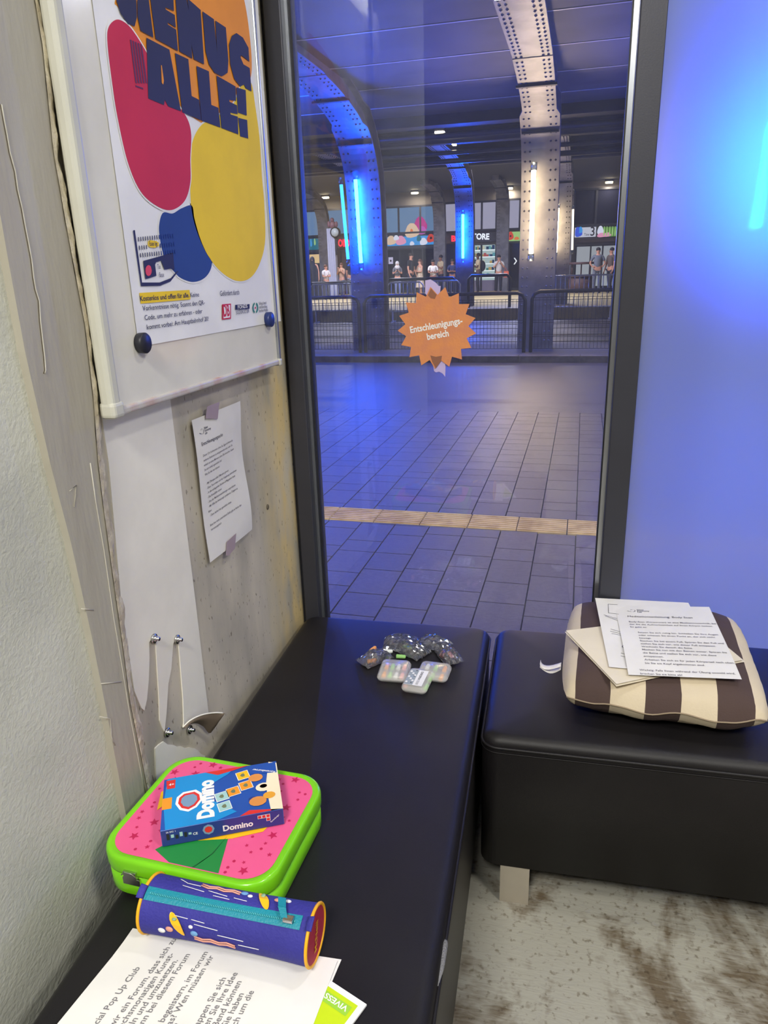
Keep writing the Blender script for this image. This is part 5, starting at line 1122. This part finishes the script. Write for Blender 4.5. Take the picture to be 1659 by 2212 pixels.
# ------------------------------------------------------------------ people on the platform
SK1 = mat('skin_light', (206, 150, 124), .6); SK2 = mat('skin_dark', (92, 62, 50), .6)
def skin_mesh(joints, edges, mtl, sub=1):
    me = bpy.data.meshes.new('sk'); me.from_pydata([j[0] for j in joints], edges, []); o = bpy.data.objects.new('sk', me); C.objects.link(o)
    md = o.modifiers.new('s', 'SKIN'); md.use_smooth_shade = True
    for i, j in enumerate(joints): sv = me.skin_vertices[0].data[i]; sv.radius = (j[1], j[2] if len(j) > 2 else j[1]); sv.use_root = (i == 0)
    o.modifiers.new('u', 'SUBSURF').levels = sub
    dg = bpy.context.evaluated_depsgraph_get(); m2 = bpy.data.meshes.new_from_object(o.evaluated_get(dg))
    vs = [tuple(v.co) for v in m2.vertices]; fs = [list(p.vertices) for p in m2.polygons]
    bpy.data.objects.remove(o); bpy.data.meshes.remove(me); bpy.data.meshes.remove(m2); return vs, fs
def person(label, px, py_head, y, face, look, pose='stand', top=None, bottom=None, hair=None, skin=SK1, dress=None, scarf=None, long_hair=False, bag=None, cloak=None, phone=False, zf=.33):
    """px, py_head: top of the head in the photograph; face: yaw of the body (0 = towards the window)"""
    hp = ony(px, py_head, y); Hh = hp.z-zf; s = Hh/1.75
    t = thing('person', label, 'person', (hp.x, y, zf), 'passers-by on the platform')
    M = Matrix.Translation((hp.x, y, zf)) @ Matrix.Rotation(face, 4, 'Z') @ Matrix.Scale(s, 4)
    def tr(vs): return [M @ Vector(v) for v in vs]
    arms = {'stand': ((.24, -.02, 1.13), (.25, -.10, .88)), 'phone': ((.23, -.06, 1.14), (.07, -.28, 1.28)), 'cross': ((.23, -.06, 1.16), (-.05, -.22, 1.18)), 'eat': ((.24, -.08, 1.18), (.06, -.22, 1.46)), 'hips': ((.30, .02, 1.16), (.18, -.04, 1.0))}[pose]
    st_ = .05 if pose == 'stand' else .02
    J = [((0, 0, .96), .135, .10), ((0, 0, 1.12), .125, .095), ((0, -.01, 1.30), .15, .105), ((0, 0, 1.44), .09, .07), ((0, -.005, 1.51), .052), ((0, -.02, 1.59), .072, .082), ((0, -.015, 1.68), .076, .085)]
    E_ = [(0, 1), (1, 2), (2, 3), (3, 4), (4, 5), (5, 6)]
    for sd in (-1, 1):
        n = len(J); el, ha = arms; hx = ha[0] if pose in ('stand', 'hips') else (ha[0] if sd > 0 else ha[0]*.6)
        J += [((sd*.185, 0, 1.41), .055), ((sd*el[0], el[1], el[2]), .04), ((sd*hx, ha[1], ha[2]), .026), ((sd*(hx-.005), ha[1]-.04, ha[2]-(.08 if pose == 'stand' else -.02)), .028, .018)]
        E_ += [(3, n), (n, n+1), (n+1, n+2), (n+2, n+3)]
        n = len(J); J += [((sd*.095, 0, .88), .088), ((sd*.10, -.02-st_*sd, .49), .06), ((sd*.10, .02-st_*sd*1.5, .09), .04), ((sd*.11, -.13-st_*sd*1.5, .035), .035, .03)]
        E_ += [(0, n), (n, n+1), (n+1, n+2), (n+2, n+3)]
    vs, fs = skin_mesh(J, E_, skin); mb = MB(); mb.add(tr(vs), fs, skin, True)
    # nose, ears, fingers
    def blob_(c_, r, m, mbb): mbb.sphere(M @ Vector(c_), tuple(k*s for k in r), m, 8, 6)
    blob_((0, -.115, 1.615), (.014, .022, .022), skin, mb); blob_((.085, -.01, 1.62), (.012, .02, .03), skin, mb); blob_((-.085, -.01, 1.62), (.012, .02, .03), skin, mb)
    for sd in (-1, 1):
        el, ha = arms; hx = ha[0] if pose in ('stand', 'hips') else (ha[0] if sd > 0 else ha[0]*.6); hd = Vector((sd*(hx-.005), ha[1]-.04, ha[2]-(.08 if pose == 'stand' else -.02)))
        for k in range(4):
            o_ = Vector((0, (k-1.5)*.018, 0)); dn = Vector((-sd*.01, -.01, -.07)) if pose == 'stand' else Vector((-sd*.03, -.03, .05))
            mb.tube([M @ (hd+o_), M @ (hd+o_+dn*.6), M @ (hd+o_+dn)], [.009*s, .008*s, .006*s], skin, 5)
        mb.tube([M @ (hd+Vector((0, -.02, .02))), M @ (hd+Vector((-sd*.02, -.05, -.01)))], [.01*s, .007*s], skin, 5)
    mb.build('body', t)
    mb = MB()
    for sd in (-1, 1): blob_((sd*.032, -.098, 1.645), (.011, .006, .007), BLACK, mb)
    mb.build('eyes', t)
    hm = hair or mat('dark_hair', (34, 26, 26), .7)
    if not scarf and not cloak:
        mb = MB(); mb.sphere(M @ Vector((0, .012, 1.685)), (.092*s, .10*s, .085*s), hm, 12, 8)
        if long_hair: mb.sphere(M @ Vector((0, .06, 1.56)), (.095*s, .06*s, .17*s), hm, 12, 8)
        mb.build('hair', t)
    if top:
        Jt = [((0, 0, .93), .155, .118), ((0, 0, 1.12), .15, .115), ((0, -.01, 1.30), .172, .125), ((0, 0, 1.43), .11, .088)]; Et = [(0, 1), (1, 2), (2, 3)]
        for sd in (-1, 1):
            n = len(Jt); el, ha = arms; e_ = Vector((sd*el[0], el[1], el[2])); s0 = Vector((sd*.185, 0, 1.41))
            Jt += [(tuple(s0), .07), (tuple(s0.lerp(e_, .75)), .058)]; Et += [(3, n), (n, n+1)]
        vs, fs = skin_mesh(Jt, Et, top); MB().add(tr(vs), fs, top, True).build('shirt', t)
    if dress:
        mb = MB(); rings = []
        for z, rx, ry in ((.42, .26, .22), (.7, .22, .18), (.95, .175, .135), (1.12, .15, .115), (1.3, .17, .12), (1.42, .10, .08)): rings.append([(rx*math.cos(k*math.pi/8)*(1+.06*math.sin(k*3)*(z < .8)), ry*math.sin(k*math.pi/8), z) for k in range(16)])
        v_ = [p for r_ in rings for p in r_]; mb.add(tr(v_), [(i*16+k, i*16+(k+1) % 16, (i+1)*16+(k+1) % 16, (i+1)*16+k) for i in range(5) for k in range(16)], dress, True); mb.build('dress', t)
    if bottom and not cloak:
        Jb = [((0, 0, .96), .145, .112)]; Eb = []
        for sd in (-1, 1):
            n = len(Jb); Jb += [((sd*.095, 0, .86), .10), ((sd*.10, -.02-st_*sd, .49), .078), ((sd*.10, .02-st_*sd*1.5, .09), .062)]; Eb += [(0, n), (n, n+1), (n+1, n+2)]
        vs, fs = skin_mesh(Jb, Eb, bottom); MB().add(tr(vs), fs, bottom, True).build('trousers', t)
    if not cloak:
        for sd in (-1, 1): mb = MB(); blob_((sd*.11, -.08-st_*sd*1.5, .04), (.05, .13, .045), BLACK, mb); mb.build('shoe', t)
    if scarf:
        mb = MB(); mb.sphere(M @ Vector((0, .015, 1.655)), (.105*s, .112*s, .125*s), scarf, 14, 10); mb.sphere(M @ Vector((0, .0, 1.46)), (.15*s, .12*s, .13*s), scarf, 14, 10); mb.build('headscarf', t)
    if cloak:
        mb = MB(); rings = []
        for z, rx, ry in ((.03, .36, .28), (.5, .31, .24), (.95, .27, .2), (1.25, .24, .17), (1.42, .17, .12), (1.52, .10, .10), (1.62, .105, .112), (1.72, .085, .095), (1.765, .03, .03)): rings.append([(rx*math.cos(k*math.pi/8)*(1+.05*math.sin(k*2.5)*(z < .9)), ry*math.sin(k*math.pi/8)+.015, z) for k in range(16)])
        v_ = [p for r_ in rings for p in r_]; mb.add(tr(v_), [(i*16+k, i*16+(k+1) % 16, (i+1)*16+(k+1) % 16, (i+1)*16+k) for i in range(8) for k in range(16)], cloak, True); mb.build('cloak', t)
    if phone: MB().box((-.035, -.30, 1.24), (.035, -.29, 1.38), BLACK, M).build('phone', t)
    if bag:
        kind, m_ = bag
        mb = MB()
        if kind == 'backpack': mb.sphere(M @ Vector((0, .19, 1.2)), (.15*s, .11*s, .24*s), m_, 12, 8)
        else: mb.box((.24, -.14, .74), (.46, .02, 1.02), m_, M).tube([M @ Vector((.27, -.06, 1.02)), M @ Vector((.3, -.06, 1.2)), M @ Vector((.40, -.06, 1.02))], .012*s, m_, 6)
        mb.build(kind, t)
    return t
W_ = lambda n, c, r=.8: mat('cloth_'+n, c, r)
PI = math.pi
person('person in a long black cloak at the far left', 674, 555, 34, .3, 0, cloak=W_('black', (24, 26, 34)))
person('woman in a white top with arms crossed before the leftmost pillar', 703, 572, 34, .9, 0, 'cross', W_('white', (214, 210, 208)), W_('grey_blue', (80, 84, 100)), mat('brown_hair', (96, 62, 48), .7), long_hair=False)
person('person in a light top holding something beside the clock post', 737, 568, 36, -.4, 0, 'eat', W_('sand', (190, 150, 120)), W_('grey_blue', (80, 84, 100)), mat('brown_hair', (96, 62, 48), .7))
person('man in a black t-shirt cut off by the blue column', 757, 556, 34, 2.9, 0, 'stand', W_('black', (24, 26, 34)), W_('light_blue_jeans', (120, 130, 160)))
person('woman with a white headscarf looking at her phone', 858, 565, 36, .2, 0, 'phone', W_('grey_print', (108, 108, 116)), W_('light_blue_jeans', (120, 130, 160)), scarf=W_('white', (214, 210, 208)), phone=True)
person('tall man in a black t-shirt with his back half turned', 887, 547, 36, 1.2, 0, 'stand', W_('black', (24, 26, 34)), W_('navy', (30, 36, 62)))
person('woman with long hair in a pale floral dress', 907, 560, 36, -.8, 0, 'cross', None, None, mat('brown_hair', (96, 62, 48), .7), dress=mat('floral_cotton', (224, 208, 180), .8, col2=(110, 60, 60), cscale=60, cpos=(.5, .6)), long_hair=True)
person('man in a white polo shirt holding one arm across his belly', 935, 561, 34, .3, 0, 'cross', W_('white', (214, 210, 208)), W_('navy', (30, 36, 62)), skin=mat('skin_tan', (150, 104, 86), .6))
person('man in a cream t-shirt standing behind the man in the polo shirt', 952, 551, 38.5, -.9, 0, 'phone', W_('cream', (216, 196, 160)), W_('navy', (30, 36, 62)), skin=mat('skin_tan', (150, 104, 86), .6))
person('person in dark blue clothes beside the middle blue column', 977, 560, 36, .1, 0, 'cross', W_('dark_blue', (32, 44, 96)), W_('navy', (30, 36, 62)), skin=mat('skin_tan', (150, 104, 86), .6))
person('young man with a dark backpack and cream shirt before the shop shelves', 1033, 547, 37.5, -1.3, 0, 'phone', W_('cream', (216, 196, 160)), W_('charcoal', (44, 44, 54)), skin=SK2, bag=('backpack', W_('black', (24, 26, 34))))
person('man in a white t-shirt with an orange bag at the far right pillar', 1078, 551, 37.0, .15, 0, 'eat', W_('white', (214, 210, 208)), W_('black', (24, 26, 34)), bag=('shopping_bag', W_('orange', (226, 110, 80))))
person('man in a grey suit standing in front of the lit showroom', 1293, 535, 35, .1, 0, 'hips', W_('suit_grey', (110, 116, 130)), W_('suit_grey', (110, 116, 130)))
person('man in a brown shirt at the right edge of the window', 1322, 535, 35, -.9, 0, 'stand', W_('brown', (98, 84, 78)), W_('charcoal', (44, 44, 54)))
# added panels out of view that fill the hall with neutral light
HALL_FILL = emit('added_hall_glow', (.8, .85, 1), 2.5)
for (x, y, z, pw_) in ((-2.3, 2.5, 4.27, 105), (.6, 2.5, 4.27, 62), (3.6, 7.0, 4.27, 60), (3.8, 12, 4.27, 90), (-2.5, 31, 5.6, 620), (-9, 31, 5.6, 620), (-14, 34, 5.6, 420)):
    t = thing('added_hall_panel', 'added unseen fill panel %s' % {(-2.3): 'above the pavement at the left of the window', .6: 'above the pavement straight over the clear pane', 3.6: 'above the pavement at the right of the window', 3.8: 'above the road at the right', (-2.5): 'deep in the hall, rightmost of three', (-9): 'deep in the hall, middle of three', (-14): 'deep in the hall, leftmost of three'}[x], 'lamp', (x, y, z), 'added fill panels of the hall')
    MB().box((x-.6, y-.08, z-.03), (x+.6, y+.08, z+.03), HALL_FILL).build('diffuser', t)
    area('hall_fill_light', (x, y, z-.05), 1.1, pw_, (.86, .84, 1), sy=.12)
